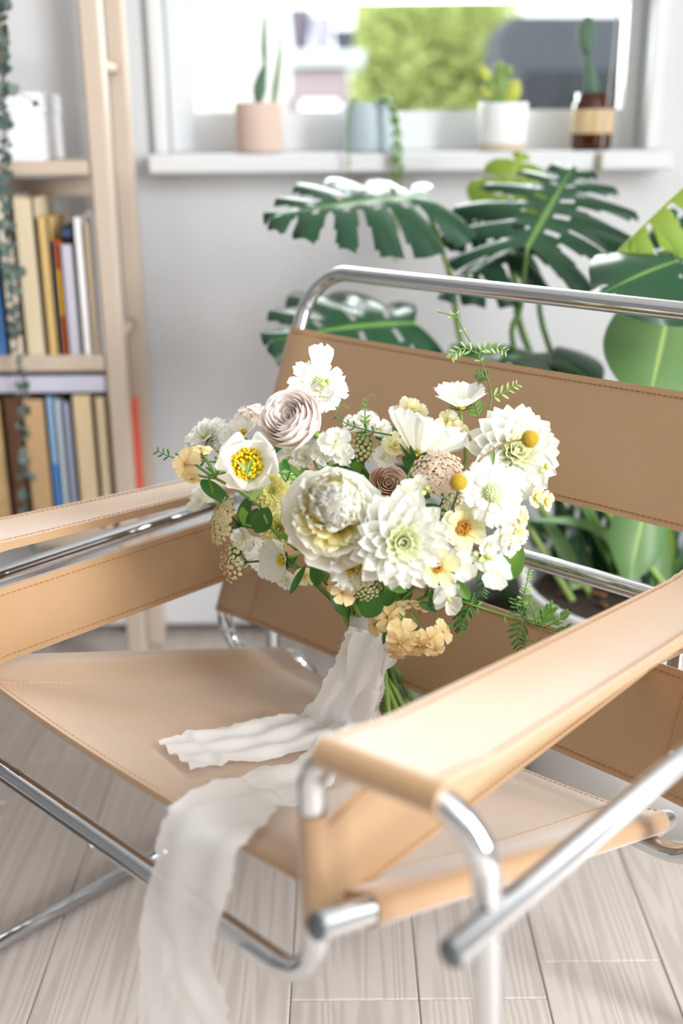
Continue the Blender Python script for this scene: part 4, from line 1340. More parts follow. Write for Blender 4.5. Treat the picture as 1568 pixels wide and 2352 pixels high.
# (attach px, tip px, attach Y, tip Y, normal (right, up, towards), mesh args, width, petiole foot)
UPV = lambda a, b, c: cdir(a, b, c)
leaves = [
    # broad glossy leaf reaching to the far side
    ((972, 452), (628, 458), 1.66, 1.56, (-0.05, 0.66, 0.75), dict(seed=1, slits=5, wdm=0.85, droop=0.14, tip=0.2, mid_u0=0.24), 1.0, (-0.10, 0.02), [(1035, 640, 1.68), (1085, 860, 1.66)], M_petl, M_mon),
    # dark leaf standing in the middle
    ((1212, 566), (1318, 372), 1.60, 1.74, (-0.10, 0.62, 0.78), dict(seed=2, slits=5, wdm=0.75, droop=0.22, tip=0.05, fold=0.20), 1.55, (-0.05, 0.03), [(1196, 700, 1.61), (1192, 840, 1.60)], M_pet, M_mon),
    # bright young leaf near the sill
    ((1150, 470), (1196, 352), 1.80, 1.84, (-0.2, 0.35, 0.9), dict(seed=3, slits=3, droop=0.15, tip=0.0), 1.5, (-0.02, 0.08), [(1185, 640, 1.76), (1215, 800, 1.72)], M_petl, M_mony),
    # shaded leaf behind it
    ((1140, 470), (1000, 520), 1.76, 1.72, (0.1, 0.7, 0.6), dict(seed=4, slits=4, droop=0.35, tip=0.4), 1.2, (0.0, 0.06), [(1180, 650, 1.74), (1220, 820, 1.70)], M_pet, M_mon),
    ((1195, 560), (1008, 640), 1.68, 1.62, (-0.15, 0.75, 0.45), dict(seed=14, slits=4, droop=0.38, tip=0.3), 1.15, (0.0, 0.03), [(1240, 640, 1.68), (1262, 800, 1.66)], M_pet, M_mon),
    # leaf under the chair's top bar
    ((952, 742), (640, 742), 1.62, 1.50, (-0.05, 0.50, 0.86), dict(seed=5, slits=4, wdm=0.8, droop=0.30, tip=0.25), 1.3, (-0.13, 0.0), [(1000, 850, 1.64), (1090, 1000, 1.63)], M_petl, M_mon),
    # low dark leaf seen edge on
    ((1262, 822), (1030, 806), 1.60, 1.53, (0.0, 0.80, 0.60), dict(seed=6, slits=3, droop=0.15, tip=0.1, holes=False), 1.0, (-0.03, -0.02), [(1270, 900, 1.60), (1290, 1050, 1.60)], M_pet, M_mon),
    ((1268, 815), (1372, 872), 1.62, 1.56, (0.1, 0.60, 0.8), dict(seed=7, slits=0, droop=0.25, holes=False, tip=0.2), 1.5, (0.0, 0.0), [(1280, 900, 1.61), (1310, 1050, 1.60)], M_pet, M_mon),
    ((1300, 870), (1230, 852), 1.56, 1.54, (-0.1, 0.8, 0.6), dict(seed=8, slits=0, droop=0.2, holes=False, tip=0.1), 1.3, (0.02, -0.04), [(1315, 950, 1.57), (1330, 1080, 1.58)], M_petl, M_mony),
    # yellow-green leaf reaching in from the side
    ((1600, 400), (1346, 624), 1.52, 1.46, (-0.70, 0.55, 0.30), dict(seed=9, slits=5, droop=0.30, tip=0.1, fold=-0.1, mid_u0=0.16, wdm=1.5, holes=False), 0.34, (0.10, 0.0), [(1640, 560, 1.54), (1600, 900, 1.56)], M_petl, M_mony),
    # dark round leaf at the side
    ((1552, 600), (1384, 652), 1.44, 1.38, (-0.15, 0.50, 0.85), dict(seed=10, slits=2, droop=0.25, holes=False, tip=0.25), 1.35, (0.08, 0.02), [(1560, 760, 1.59), (1540, 1000, 1.60)], M_pet, M_mon),
    ((1600, 620), (1540, 480), 1.62, 1.66, (-0.1, 0.5, 0.85), dict(seed=16, slits=3, droop=0.2, tip=0.1), 1.3, (0.10, 0.04), [(1610, 800, 1.62), (1560, 1000, 1.62)], M_pet, M_mon),
    # big pale heart leaf at the side
    ((1532, 728), (1494, 912), 1.50, 1.40, (-0.10, 0.22, 0.97), dict(seed=11, slits=0, droop=0.16, holes=False, tip=0.15), 1.12, (0.09, -0.03), [(1570, 800, 1.54), (1560, 1000, 1.58)], M_petl, M_monl),
    # leaf below the upper back strap
    ((1478, 1176), (1446, 1332), 1.46, 1.42, (0.05, 0.15, 1), dict(seed=12, slits=0, droop=0.12, holes=False, tip=0.05), 0.85, (0.03, -0.08), [(1500, 1240, 1.52), (1490, 1300, 1.56)], M_petl, M_monl),
]
for (b, t, yb_, yt_, nr, kw, wide, foot, mids, pm, lm) in leaves:
    B, T = atY(b[0], b[1], yb_), atY(t[0], t[1], yt_)
    place_leaf(mp, B, T, UPV(*nr), monstera_mesh(m=lm, **kw), wide)
    petiole(mp, [root(*foot)] + [atY(x, y, Y) for x, y, Y in mids[::-1]] + [B], 0.0050, pm)
# second, strap-leaved plant growing in the same pot
def strap_leaf(pts, w_, m, parent=mp, name='strap_leaf'):
    P = smooth_path(pts, 6)
    V, F, U = [], [], []
    n = len(P)
    for i, p_ in enumerate(P):
        d = (P[min(n - 1, i + 1)] - P[max(0, i - 1)]).normalized()
        x = d.cross(-CF).normalized()
        k = i / (n - 1)
        ww = w_ * (0.75 + 0.4 * math.sin(PI * k)) * (1 - k ** 4) + 0.0004
        for a, zz in ((-1, 0.25), (0, 0), (1, 0.25)):
            V.append(p_ + x * (a * ww) + (-CF) * (zz * ww))
            U.append(k)
    for i in range(n - 1):
        for a in (0, 1):
            q = i * 3 + a
            F.append((q, q + 1, q + 4, q + 3))
    c = sum(V, Vector()) / len(V)
    put(name, mesh(name, [v - c for v in V], F, m, True, U), parent, T_(c))
for pts, wd, m in [([(1480, 1345, 1.56), (1420, 1250, 1.54), (1330, 1200, 1.52), (1200, 1192, 1.50)], 0.007, M_monl), ([(1380, 1340, 1.60), (1330, 1290, 1.58), (1260, 1220, 1.56), (1205, 1195, 1.54)], 0.009, M_mon),
                   ([(1350, 1330, 1.62), (1352, 1240, 1.62), (1348, 1150, 1.62)], 0.009, M_monl), ([(1400, 1330, 1.62), (1380, 1250, 1.64), (1330, 1150, 1.66)], 0.009, M_mon), ([(1420, 1340, 1.6), (1408, 1260, 1.6), (1385, 1160, 1.6)], 0.006, M_mony),
                   ([(1530, 1340, 1.56), (1535, 1260, 1.55), (1530, 1170, 1.54)], 0.008, M_mony), ([(1520, 1345, 1.55), (1560, 1290, 1.52), (1600, 1240, 1.5)], 0.006, M_monl), ([(1300, 1330, 1.64), (1290, 1240, 1.66), (1270, 1140, 1.68)], 0.011, M_mon), ([(1450, 1335, 1.62), (1440, 1240, 1.66), (1410, 1150, 1.68)], 0.012, M_mon), ([(1330, 1330, 1.66), (1240, 1250, 1.68), (1210, 1180, 1.7)], 0.012, M_mon), ([(1560, 1340, 1.62), (1570, 1240, 1.64), (1560, 1140, 1.66)], 0.014, M_mon), ([(1390, 1330, 1.66), (1400, 1240, 1.70), (1380, 1130, 1.72)], 0.014, M_mon)]:
    strap_leaf([atY(x, y, Y) for x, y, Y in pts], wd, m)
for k in range(22):
    x0 = prnd.uniform(1240, 1560)
    x1 = x0 + prnd.uniform(-110, 60)
    Y = prnd.uniform(1.50, 1.66)
    strap_leaf([atY(x0, 1350, Y), atY((x0 * 2 + x1) / 3, 1260, Y + 0.02), atY(x1, prnd.uniform(1080, 1170), Y + 0.06)], prnd.uniform(0.008, 0.015), prnd.choice([M_mon, M_mon, M_mon, M_monl]))
# a small leafy plant low behind, seen through the back of the chair
lp = pot_thing('leafy_plant', 'bushy green plant in a small grey pot behind the white monstera pot', Vector((0.30, 1.80, 0)), 0.07, 0.085, 0.16, mat('grey_pot', (150, 148, 146), 0.6))
put('soil', mesh('soil', *lathe([(0.001, 0), (0.07, 0)], 24), M_soil), lp, T_((0.30, 1.80, 0.125)))
for i in range(16):
    a = prnd.uniform(0, 2 * PI)
    B = Vector((0.30, 1.80, 0.13))
    T = B + Vector((0.17 * math.cos(a), 0.10 * math.sin(a) - 0.02, prnd.uniform(0.12, 0.30)))
    petiole(lp, [B, B.lerp(T, .6) + Vector((0, 0, .02)), T], 0.002)
    T2 = T + Vector((0.10 * math.cos(a), 0.06 * math.sin(a), -0.03))
    place_leaf(lp, T, T2, Vector((0, -0.5, 1)), leafm['d'] if i % 3 else leafm['m'], 1.6)

# ------------------------------------------------------------------ pots on the window sill
M_pink = mat('pink_terracotta', (204, 180, 166), 0.75, var=0.05, scale=20)
M_cact = mat('cactus_green', (78, 106, 84), 0.6, var=0.15, scale=60)
M_cacty = mat('cactus_yellow_green', (172, 178, 66), 0.6, var=0.2, scale=60)
M_cactg = mat('cactus_fresh_green', (112, 138, 66), 0.6, var=0.2, scale=60)
M_blue = mat('pale_blue_pot', (178, 192, 200), 0.5)
M_potw = mat('white_sill_pot', (234, 234, 233), 0.5)
M_tanb = mat('raw_clay', (200, 184, 160), 0.8)
SY = WY - 0.02
def sill_pot(name, label, cx, wpx, top, bot, Y, m, r_base=1.0, cat='potted plant'):
    B = atY(cx, bot, Y)
    c = Vector((B.x, Y, SZ))
    r = (atY(cx + wpx / 2, (top + bot) / 2, Y).x - atY(cx - wpx / 2, (top + bot) / 2, Y).x) / 2
    h = atY(cx, top, Y).z - SZ
    o = thing(name, label, cat, c)
    prof = [(0.001, 0.0015), (r * 0.95 * r_base, 0.0015), (r * r_base, 0.006), (r, h - 0.003), (r - 0.001, h), (r - 0.005, h), (r - 0.007, h - 0.018), (0.001, h - 0.02)]
    put('pot', mesh('pot', *lathe(prof, 36), m), o, T_(c))
    put('soil', mesh('soil', *lathe([(0.001, h - 0.014), (r - 0.006, h - 0.016)], 24), M_soil), o, T_(c))
    return o, c, r, h
def pad(parent, pts, wd, th, m, name='pad'):
    """flattened cactus joint along a path; wd: widths"""
    P = smooth_path(pts, 5)
    n = len(P)
    V, F = [], []
    for i, p_ in enumerate(P):
        d = (P[min(n - 1, i + 1)] - P[max(0, i - 1)]).normalized()
        x = d.cross(-CF).normalized()
        y = d.cross(x)
        k = i / (n - 1) * (len(wd) - 1)
        a = wd[int(k)] + (wd[min(len(wd) - 1, int(k) + 1)] - wd[int(k)]) * (k - int(k))
        for j in range(10):
            g = 2 * PI * j / 10
            V.append(p_ + x * (a * math.cos(g)) + y * (min(a, th) * math.sin(g)))
    for i in range(n - 1):
        for j in range(10):
            F.append((i * 10 + j, i * 10 + (j + 1) % 10, (i + 1) * 10 + (j + 1) % 10, (i + 1) * 10 + j))
    F += [tuple(range(10))[::-1], tuple((n - 1) * 10 + j for j in range(10))]
    return wobj(name, V, F, m, parent)
o, c, r, h = sill_pot('potted_cactus', 'tall thin cactus in a blush pink pot on the window sill', 597, 108, 236, 352, SY - 0.005, M_pink)
pad(o, [atY(592, 240, SY), atY(598, 190, SY), atY(608, 150, SY)], [0.006, 0.012, 0.009, 0.004], 0.006, M_cact)
pad(o, [atY(608, 152, SY), atY(606, 100, SY), atY(608, 36, SY)], [0.003, 0.005, 0.004, 0.002], 0.005, M_cact)
pad(o, [atY(628, 240, SY), atY(634, 190, SY), atY(642, 130, SY), atY(650, 66, SY)], [0.004, 0.0065, 0.005, 0.003, 0.002], 0.005, mat('cactus_dry_green', (130, 146, 120), 0.6))
o, c, r, h = sill_pot('trailing_plant', 'trailing plant with beaded strands in a pale blue grey pot on the window sill', 846, 112, 236, 345, SY, M_blue)
M_bead = mat('bead_leaf', (104, 140, 66), 0.5, objvar=0.15, var=0.1)
bead = mesh('leaf', *ballmesh((0, 0, 0), 1, 8, 6, (0.7, 0.7, 1)), M_bead)
def strand(parent, pts, n, size, r=0.0008):
    P = smooth_path(pts, 10)
    s = wobj('strand', *tubemesh(P, r, 5), M_pet, parent)
    for i in range(n):
        p_ = P[int((i + 0.5) / n * (len(P) - 1))]
        put('leaf', bead, s, T_(p_ + Vector((prnd.uniform(-1, 1), prnd.uniform(-1, 0.3), prnd.uniform(-.5, .5))) * size * 1.1) @ basis(Vector((prnd.uniform(-1, 1), prnd.uniform(-1, 1), 0.5))) @ Sc(size * prnd.uniform(0.8, 1.2)))
YS = WY - 0.085
for k in range(3):
    strand(o, [c + Vector((0.02, 0, h)), atY(880 + 6 * k, 226, SY - 0.05), atY(905 + 4 * k, 270, YS), atY(906 + 6 * k, 340, YS), atY(903 + 8 * k, 420, YS), atY(900 + 8 * k, 520 - 20 * k, YS), atY(908 + 6 * k, 600 - 40 * k, YS)], 46, 0.0045)
strand(o, [c + Vector((-0.02, 0, h)), atY(812, 228, SY - 0.045), atY(800, 260, YS), atY(799, 330, YS), atY(802, 400, YS)], 26, 0.0032)
o, c, r, h = sill_pot('potted_cactus', 'small yellow-green cactus in a round white pot with a raw clay foot', 1152, 112, 236, 340, SY, M_potw, 0.94)
put('clay_foot', mesh('clay_foot', *lathe([(r * 0.93, 0.001), (r * 0.955, 0.002), (r * 0.97, 0.012), (r * 0.96, 0.0135)], 36), M_tanb), o, T_(c))
for (x0, y0, x1, y1, wd, m) in [(1150, 240, 1148, 150, 0.016, M_cactg), (1135, 236, 1120, 170, 0.011, M_cactg), (1125, 190, 1100, 150, 0.010, M_cacty), (1165, 236, 1188, 185, 0.015, M_cacty), (1140, 170, 1152, 140, 0.009, M_cactg), (1128, 225, 1108, 200, 0.009, M_cacty), (1160, 180, 1170, 150, 0.010, M_cactg)]:
    pad(o, [atY(x0, y0, SY), atY((x0 + x1) / 2, (y0 + y1) / 2, SY - 0.003), atY(x1, y1, SY)], [wd * .5, wd, wd * .95, wd * .35], 0.006, m)
# amber jar
def amber():
    m, nt, N, L, P = newmat('amber_glass')
    P.inputs['Base Color'].default_value = lin(96, 44, 8)
    P.inputs['Roughness'].default_value = 0.06
    P.inputs['Transmission Weight'].default_value = 0.55
    P.inputs['IOR'].default_value = 1.45
    return m
B = atY(1356, 338, SY)
c = Vector((B.x, SY, SZ))
rj = (atY(1402, 280, SY).x - atY(1310, 280, SY).x) / 2
hj = atY(1356, 214, SY).z - SZ
jar = thing('cactus_jar', 'tall cactus in an amber glass jar with a kraft paper label on the sill', 'jar', c)
put('jar_glass', mesh('jar_glass', *lathe([(0.001, 0.002), (rj * 0.9, 0.001), (rj, 0.006), (rj, hj * 0.80), (rj * 0.86, hj * 0.87), (rj * 0.86, hj), (rj * 0.80, hj), (rj * 0.80, hj * 0.87), (rj * 0.93, hj * 0.79), (rj * 0.93, 0.007), (0.001, 0.006)], 36), amber()), jar, T_(c))
put('soil', mesh('soil', *lathe([(rj * 0.9, 0.008), (rj * 0.9, hj * 0.55), (0.001, hj * 0.57)], 24), M_soil), jar, T_(c))
put('paper_label', mesh('paper_label', *lathe([(rj + 0.0004, hj * 0.30), (rj + 0.0006, hj * 0.31), (rj + 0.0006, hj * 0.71), (rj + 0.0004, hj * 0.72)], 36), mat('kraft_paper', (206, 180, 140), 0.8)), jar, T_(c))
pad(jar, [atY(1356, 240, SY), atY(1358, 190, SY), atY(1346, 120, SY)], [0.009, 0.012, 0.010, 0.006], 0.008, M_cact)
pad(jar, [atY(1346, 122, SY), atY(1345, 80, SY), atY(1352, 38, SY)], [0.008, 0.014, 0.016, 0.007], 0.008, M_cact)
# blind cord
bc = thing('blind_cord', 'thin pale pull cord hanging in front of the window beside the amber jar', 'cord', atY(1412, 0, WY - 0.075))
wobj('cord', *tubemesh(smooth_path([atY(1424, -420, WY - 0.03), atY(1416, 0, WY - 0.075), atY(1402, 180, WY - 0.075), atY(1380, 352, WY - 0.078)], 6), 0.0016, 6), mat('grey_cord', (170, 168, 162), 0.6), bc)
wobj('tassel', *tubemesh([atY(1380, 350, WY - 0.078), atY(1379, 356, WY - 0.078), atY(1376, 388, WY - 0.078), atY(1376, 392, WY - 0.078)], [0.002, 0.0045, 0.0055, 0.003], 10), mat('olive_tassel', (150, 146, 124), 0.6), bc)
# ------------------------------------------------------------------ bookcase and books
M_pine = mat('pale_pine', (194, 176, 158), 0.6, var=0.06, scale=4, stretch=(8, 8, 1))
YA, YB = 1.78, 1.94
brnd = random.Random(3)
def vx(px, py, Y): return atY(px, py, Y).x
bcs = thing('bookcase', 'open pale pine bookcase with ladder sides standing against the wall', 'bookcase', (vx(100, 1400, YA), YA, 0))
xa0, xa1 = vx(187, 100, YA), vx(229, 100, YA)
pw = 0.030
def bpart(name, lo, hi, b=0.002):
    return wobj(name, *boxmesh(lo, hi, b), M_pine, bcs, smooth=False)
PXR = xa1 + 0.001
bpart('post', (PXR - pw, YA, 0), (PXR, YA + 0.036, 2.1), 0.003)
bpart('post', (PXR - pw + 0.006, YB, 0), (PXR + 0.006, YB + 0.036, 2.1), 0.003)
LX = PXR - 0.92
bpart('post', (LX - pw, YA, 0), (LX, YA + 0.036, 2.1), 0.003)
bpart('post', (LX - pw, YB, 0), (LX, YB + 0.036, 2.1), 0.003)
for px_, py_ in ((262, 152), (300, 760), (330, 1250)):
    zz = atY(px_, py_, (YA + YB) / 2).z
    for x in (PXR, LX):
        wobj('rung', *tubemesh([(x - pw / 2, YA + 0.03, zz), (x - pw / 2 + 0.003, YB + 0.005, zz)], 0.009, 12), M_pine, bcs)
zz = atY(262, 152, 1.86).z + 0.35
for x in (PXR, LX):
    wobj('rung', *tubemesh([(x - pw / 2, YA + 0.03, zz), (x - pw / 2 + 0.003, YB + 0.005, zz)], 0.009, 12), M_pine, bcs)
shelf_z = []
XS1 = PXR - pw - 0.0015
for ytop, ybot in ((371, 404), (818, 855), (1218, 1258)):
    z1, z0 = atY(100, ytop, YA + 0.004).z, atY(100, ybot, YA + 0.004).z
    shelf_z.append((z0, z1))
    bpart('shelf', (LX + 0.0015, YA + 0.004, z0), (XS1, YB + 0.036, z1), 0.003)
z1, z0 = atY(100, 410, YB).z, atY(100, 452, YB).z
bpart('back_rail', (LX + 0.0015, YB + 0.008, z0), (XS1, YB + 0.026, z1))
# white box on the upper shelf
z = shelf_z[0][1]
bx0, bx1 = vx(-60, 300, YA + 0.03), vx(92, 300, YA + 0.03)
bo = thing('storage_box', 'plain white cardboard box with a lid on the top shelf behind the trailing vine', 'box', ((bx0 + bx1) / 2, YA + 0.1, z))
M_card = mat('white_card', (236, 237, 242), 0.6)
zt2 = atY(60, 212, YA + 0.03).z
wobj('body', *boxmesh((bx0 + 0.002, YA + 0.032, z), (bx1 - 0.002, YA + 0.18, zt2 - 0.02), 0.001), M_card, bo, smooth=False)
wobj('lid', *boxmesh((bx0, YA + 0.03, zt2 - 0.03), (bx1, YA + 0.182, zt2), 0.0015), M_card, bo, smooth=False)

M_page = mat('page_edges', (236, 228, 212), 0.85, var=0.06, scale=3, stretch=(400, 1, 1))
book_mats = {}
def bmat(c):
    if c not in book_mats:
        book_mats[c] = mat('book_cover', c, 0.55, var=0.04, scale=15)
    return book_mats[c]
def book(label, x0, x1, y0, y1, z0, z1, col, group, lean=0.0, lying=False, band=None):
    """spine towards the room"""
    o = thing('book', label, 'book', ((x0 + x1) / 2, (y0 + y1) / 2, z0), group=group)
    M0 = WM[o]
    w_, d, h = x1 - x0, y1 - y0, z1 - z0
    t = min(0.003, w_ * 0.16) if not lying else 0.003
    mb = MB()
    pg = None
    if not lying:
        mb.box((-w_ / 2, -d / 2, 0), (-w_ / 2 + t, d / 2, h)); mb.box((w_ / 2 - t, -d / 2, 0), (w_ / 2, d / 2, h)); mb.box((-w_ / 2, -d / 2, 0), (w_ / 2, -d / 2 + t, h))
        pg = boxmesh((-w_ / 2 + t, -d / 2 + t, 0.003), (w_ / 2 - t, d / 2 - 0.003, h - 0.004))
    else:
        mb.box((-w_ / 2, -d / 2, 0), (w_ / 2, d / 2, t)); mb.box((-w_ / 2, -d / 2, h - t), (w_ / 2, d / 2, h)); mb.box((-w_ / 2, -d / 2, 0), (w_ / 2, -d / 2 + t, h))
        pg = boxmesh((-w_ / 2 + 0.003, -d / 2 + t, t), (w_ / 2 - 0.003, d / 2 - 0.003, h - t))
    R = Matrix.Rotation(lean, 4, 'Y')
    put('cover', mesh('cover', mb.v, mb.f, bmat(col), False), o, M0 @ R)
    put('pages', mesh('pages', *pg, M_page, False), o, M0 @ R)
    if band:
        z0_, z1_, bc_ = band
        put('spine_band', mesh('spine_band', *boxmesh((-w_ / 2 + 0.0005, -d / 2 - 0.0006, h * z0_), (w_ / 2 - 0.0005, -d / 2, h * z1_)), bmat(bc_), False), o, M0 @ R)
    return o
YBK = YA + 0.012
g1, g2 = 'books standing on the middle shelf', 'books standing on the lowest shelf'
zs = shelf_z[1][1] + 0.0005
def row(items, zs, ypix, grp, Yd=0.125):
    for (xa, xb, top, col, label, lean, band) in items:
        x0, x1 = vx(xa, ypix, YBK), vx(xb, ypix, YBK)
        zt = atY((xa + xb) / 2, top, YBK).z
        book(label, x0 + 0.0005, x1 - 0.0005, YBK, YBK + Yd, zs, zt, col, grp, lean, False, band)
row([(-14, 20, 500, (70, 120, 176), 'blue book in the middle row behind the vine', 0, None), (21, 58, 452, (226, 210, 190), 'cream book behind the hanging vine in the middle row', 0, None), (59, 108, 455, (214, 196, 164), 'thick buff book, widest of the middle row', 0, None),
     (109, 137, 500, (206, 172, 112), 'ochre book between the buff and grey ones', 0, None), (138, 146, 556, (86, 80, 84), 'thin charcoal book in the middle row', 0, None), (147, 155, 552, (206, 92, 30), 'thin orange and yellow book in the middle row', 0, (0.35, 0.75, (232, 176, 40))), (156, 189, 562, (190, 186, 198), 'lavender grey book in the middle row', 0, None),
     (190, 213, 500, (238, 232, 230), 'tall white book beside the lavender one', 0, None), (214, 227, 512, (206, 182, 150), 'beige book between two white ones', 0, None), (228, 241, 496, (240, 240, 242), 'tall white book next to the bookcase post', 0, None)], zs, 800, g1)
# a dark blue book lying on top of the row
zt = max(atY(160, 552, YBK).z, atY(170, 562, YBK).z)
book('dark blue book lying flat on top of the lavender and orange books', vx(139, 520, YBK), vx(188, 520, YBK), YBK + 0.004, YBK + 0.12, atY(147, 552, YBK).z + 0.001, atY(160, 520, YBK).z, (52, 66, 92), 'books lying flat', 0, True)
zs2 = shelf_z[2][1] + 0.0005
row([(-27, 30, 922, (206, 172, 122), 'broad ochre book in the lowest row', 0, None), (31, 72, 912, (96, 62, 40), 'dark brown book in the lowest row behind the vine', 0, None), (73, 128, 918, (196, 160, 118), 'tan book between the brown and blue ones', 0, None),
     (129, 147, 912, (150, 182, 214), 'pale blue book in the lowest row', 0, (0.0, 0.5, (70, 126, 186))), (148, 162, 920, (206, 216, 226), 'thin ice blue book in the lowest row', 0, None), (163, 184, 925, (150, 156, 178), 'grey lilac book in the lowest row', 0, None),
     (185, 234, 906, (214, 190, 152), 'thick cream book in the lowest row', 0, None), (235, 265, 912, (204, 184, 150), 'beige book at the end of the lowest row by the post', 0, None)], zs2, 1180, g2)
zt3 = max(atY(210, 906, YBK).z, atY(0, 906, YBK).z) + 0.001
book('large pale grey book lying flat on the lowest row, under the shelf', vx(-90, 880, YBK), vx(243, 880, YBK), YBK - 0.004, YBK + 0.12, zt3, atY(120, 858, YBK).z, (196, 194, 208), 'books lying flat', 0, True)
# orange folder seen between the posts
fo = tag(obj('folder', *boxmesh((0, 0, 0), (0.006, 0.055, 0.205), 0.001), mat('orange_card', (224, 70, 22), 0.55), None, T_((vx(303, 1000, 1.85), 1.84, shelf_z[2][1])), False), 'thin bright orange folder standing on the lowest shelf between the bookcase posts', 'folder')
bpart('shelf_end', (XS1, YA + 0.037, shelf_z[2][0]), (vx(325, 1000, 1.85), YB - 0.001, shelf_z[2][1]))

# trailing vine hanging down the front of the bookcase
vp = atY(-40, -60, YA - 0.03)
vn = thing('trailing_vine', 'string of hearts vine with small grey-green leaves trailing down the front of the bookcase', 'plant', (vp.x, vp.y, 0))
M_vleaf = mat('heart_leaf', (84, 100, 92), 0.6, var=0.35, scale=120, objvar=0.25)
M_vstem = mat('vine_stem', (116, 92, 80), 0.7)
def heart():
    V, F = [(0, 0, 0)], []
    n = 14
    for i in range(n + 1):
        t = -PI + 2 * PI * i / n
        r = 0.5 * (1 - 0.25 * math.cos(t) * 0.5) * (1.0 if abs(t) < 2.6 else 0.72)
        V.append((r * math.sin(t) * 0.95, 0.42 + r * math.cos(t), -0.10 * (r * math.sin(t)) ** 2 + 0.05))
    for i in range(1, n + 1):
        F.append((0, i, i + 1))
    V[0] = (0, 0.36, 0.06)
    return mesh('leaf', V, F, M_vleaf)
hm = heart()
YV = YA - 0.022
for pts, n in ([[(-6, -40), (4, 80), (10, 240), (14, 400), (22, 560), (34, 740), (42, 900), (52, 1080), (66, 1200), (80, 1262)], 70], [[(-10, -40), (2, 120), (8, 330), (12, 520), (30, 700), (50, 860), (60, 1020), (68, 1110)], 50], [[(4, -40), (8, 60), (6, 200), (18, 330), (8, 440)], 46], [[(-16, 200), (6, 420), (28, 560), (44, 660), (40, 800)], 28], [[(10, 205), (40, 212), (66, 226), (94, 244)], 3]):
    P = smooth_path([atY(x, y, YV + brnd.uniform(-.012, .004)) for x, y in pts], 10)
    s = wobj('strand', *tubemesh(P, 0.0009, 5), M_vstem, vn)
    for i in range(n):
        q = P[int((i + brnd.random()) / n * (len(P) - 1))]
        sz = brnd.uniform(0.008, 0.019)
        dr = Vector((brnd.uniform(-1, 1), brnd.uniform(-.7, 0.1), brnd.uniform(-.9, .5))).normalized()
        nz = Vector((brnd.uniform(-.5, .5), -1, brnd.uniform(0, 1)))
        put('leaf', hm, s, T_(q) @ basis(nz - dr * nz.dot(dr), dr) @ Sc(sz))
# ------------------------------------------------------------------ outside the window
tag(obj('ground_outside', *boxmesh((-6, 2.4, -0.4), (8, 16, -0.3)), mat('pale_paving', (214, 210, 204), 0.9, var=0.1, scale=2), smooth=False), kind='structure')
hs = thing('garden_wall', 'bright white rendered garden wall seen through the window', 'wall', (-1.4, 7.0, -0.3))
wobj('render', *boxmesh((atY(-300, 100, 7.0).x, 7.0, -0.3), (atY(655, 100, 7.0).x, 7.2, 2.6), 0.01), mat('white_render', (244, 241, 236), 0.9), hs, smooth=False)
wobj('coping', *boxmesh((atY(-300, 100, 7.0).x, 6.96, 2.6), (atY(655, 100, 7.0).x + 0.03, 7.24, 2.66), 0.01), mat('stone_coping', (230, 226, 220), 0.9), hs, smooth=False)
ornd = random.Random(9)
M_hedge = mat('hedge_leaf', (205, 214, 142), 0.6, objvar=0.1, trans=0.25, var=0.25, scale=6)
def hedge(label, px0, px1, Y, top_px, seed):
    rr = random.Random(seed)
    x0, x1 = atY(px0, 100, Y).x, atY(px1, 100, Y).x
    zt = atY((px0 + px1) / 2, top_px, Y).z
    o = thing('garden_hedge', label, 'hedge', ((x0 + x1) / 2, Y + 0.3, -0.3))
    mb = MB()
    for i in range(2600):
        p = Vector((rr.uniform(x0, x1), Y + 0.6 * rr.random() ** 2, rr.uniform(0.2, zt)))
        p.y += 0.12 * math.sin(p.x * 7) * math.cos(p.z * 6 + p.x * 3)
        s = rr.uniform(0.03, 0.06)
        B = T_(p) @ Euler((rr.uniform(-1, 1), rr.uniform(-1, 1), rr.uniform(0, 6))).to_matrix().to_4x4()
        mb.add([B @ Vector(v) for v in ((-s * .5, 0, 0), (0, -s, 0.01), (s * .5, 0, 0), (0, s, 0.01))], [(0, 1, 2, 3)])
    tag(wobj('hedge_leaves', mb.v, mb.f, M_hedge, o, smooth=False), kind='stuff')
    wobj('hedge_core', *boxmesh((x0 + 0.03, Y + 0.32, -0.3), (x1 - 0.03, Y + 0.7, zt - 0.05), 0.05), mat('hedge_core', (172, 186, 108), 0.9, var=0.4, scale=9), o)
hedge('sunlit yellow-green hedge in the garden outside the window', 806, 1190, 6.2, -60, 1)
# covered grill
gy = 4.4
g = thing('covered_grill', 'garden grill under a grey fabric cover outside the window', 'grill', (atY(1290, 150, gy).x, gy, -0.3))
M_cover = mat('grey_cover', (84, 88, 96), 0.8, var=0.15, scale=3, bump=0.3, bscale=12)
def gp(px, py, dy): return atY(px, py, gy + dy)
zb_ = -0.3
top = [gp(1196, 34, 0), gp(1432, 34, 0)]
V, F = [], []
prof = [(1150, 74), (1136, 240), (1120, 420)]
L0 = [gp(1180, 36, 0)] + [gp(x, y, 0) for x, y in prof]
L0.append(Vector((L0[-1].x - 0.02, gy, zb_)))
R0 = [gp(1470, 36, 0), gp(1490, 74, 0), gp(1500, 240, 0), gp(1510, 420, 0)]
R0.append(Vector((R0[-1].x + 0.02, gy, zb_)))
n = len(L0)
for dy, ins in ((0.0, 0.012), (0.02, 0.0), (0.43, 0.0), (0.45, 0.012)):
    for a, b in zip(L0, R0):
        V += [a + Vector((ins, dy, -ins if a is L0[0] else 0)), b + Vector((-ins, dy, -ins if a is L0[0] else 0))]
for k in range(3):
    for i in range(n - 1):
        q = k * 2 * n + i * 2
        w_ = 2 * n
        F += [(q, q + 2, q + 2 + w_, q + w_), (q + 1, q + 1 + w_, q + 3 + w_, q + 3)]
    q = k * 2 * n
    F.append((q, q + 2 * n, q + 2 * n + 1, q + 1))
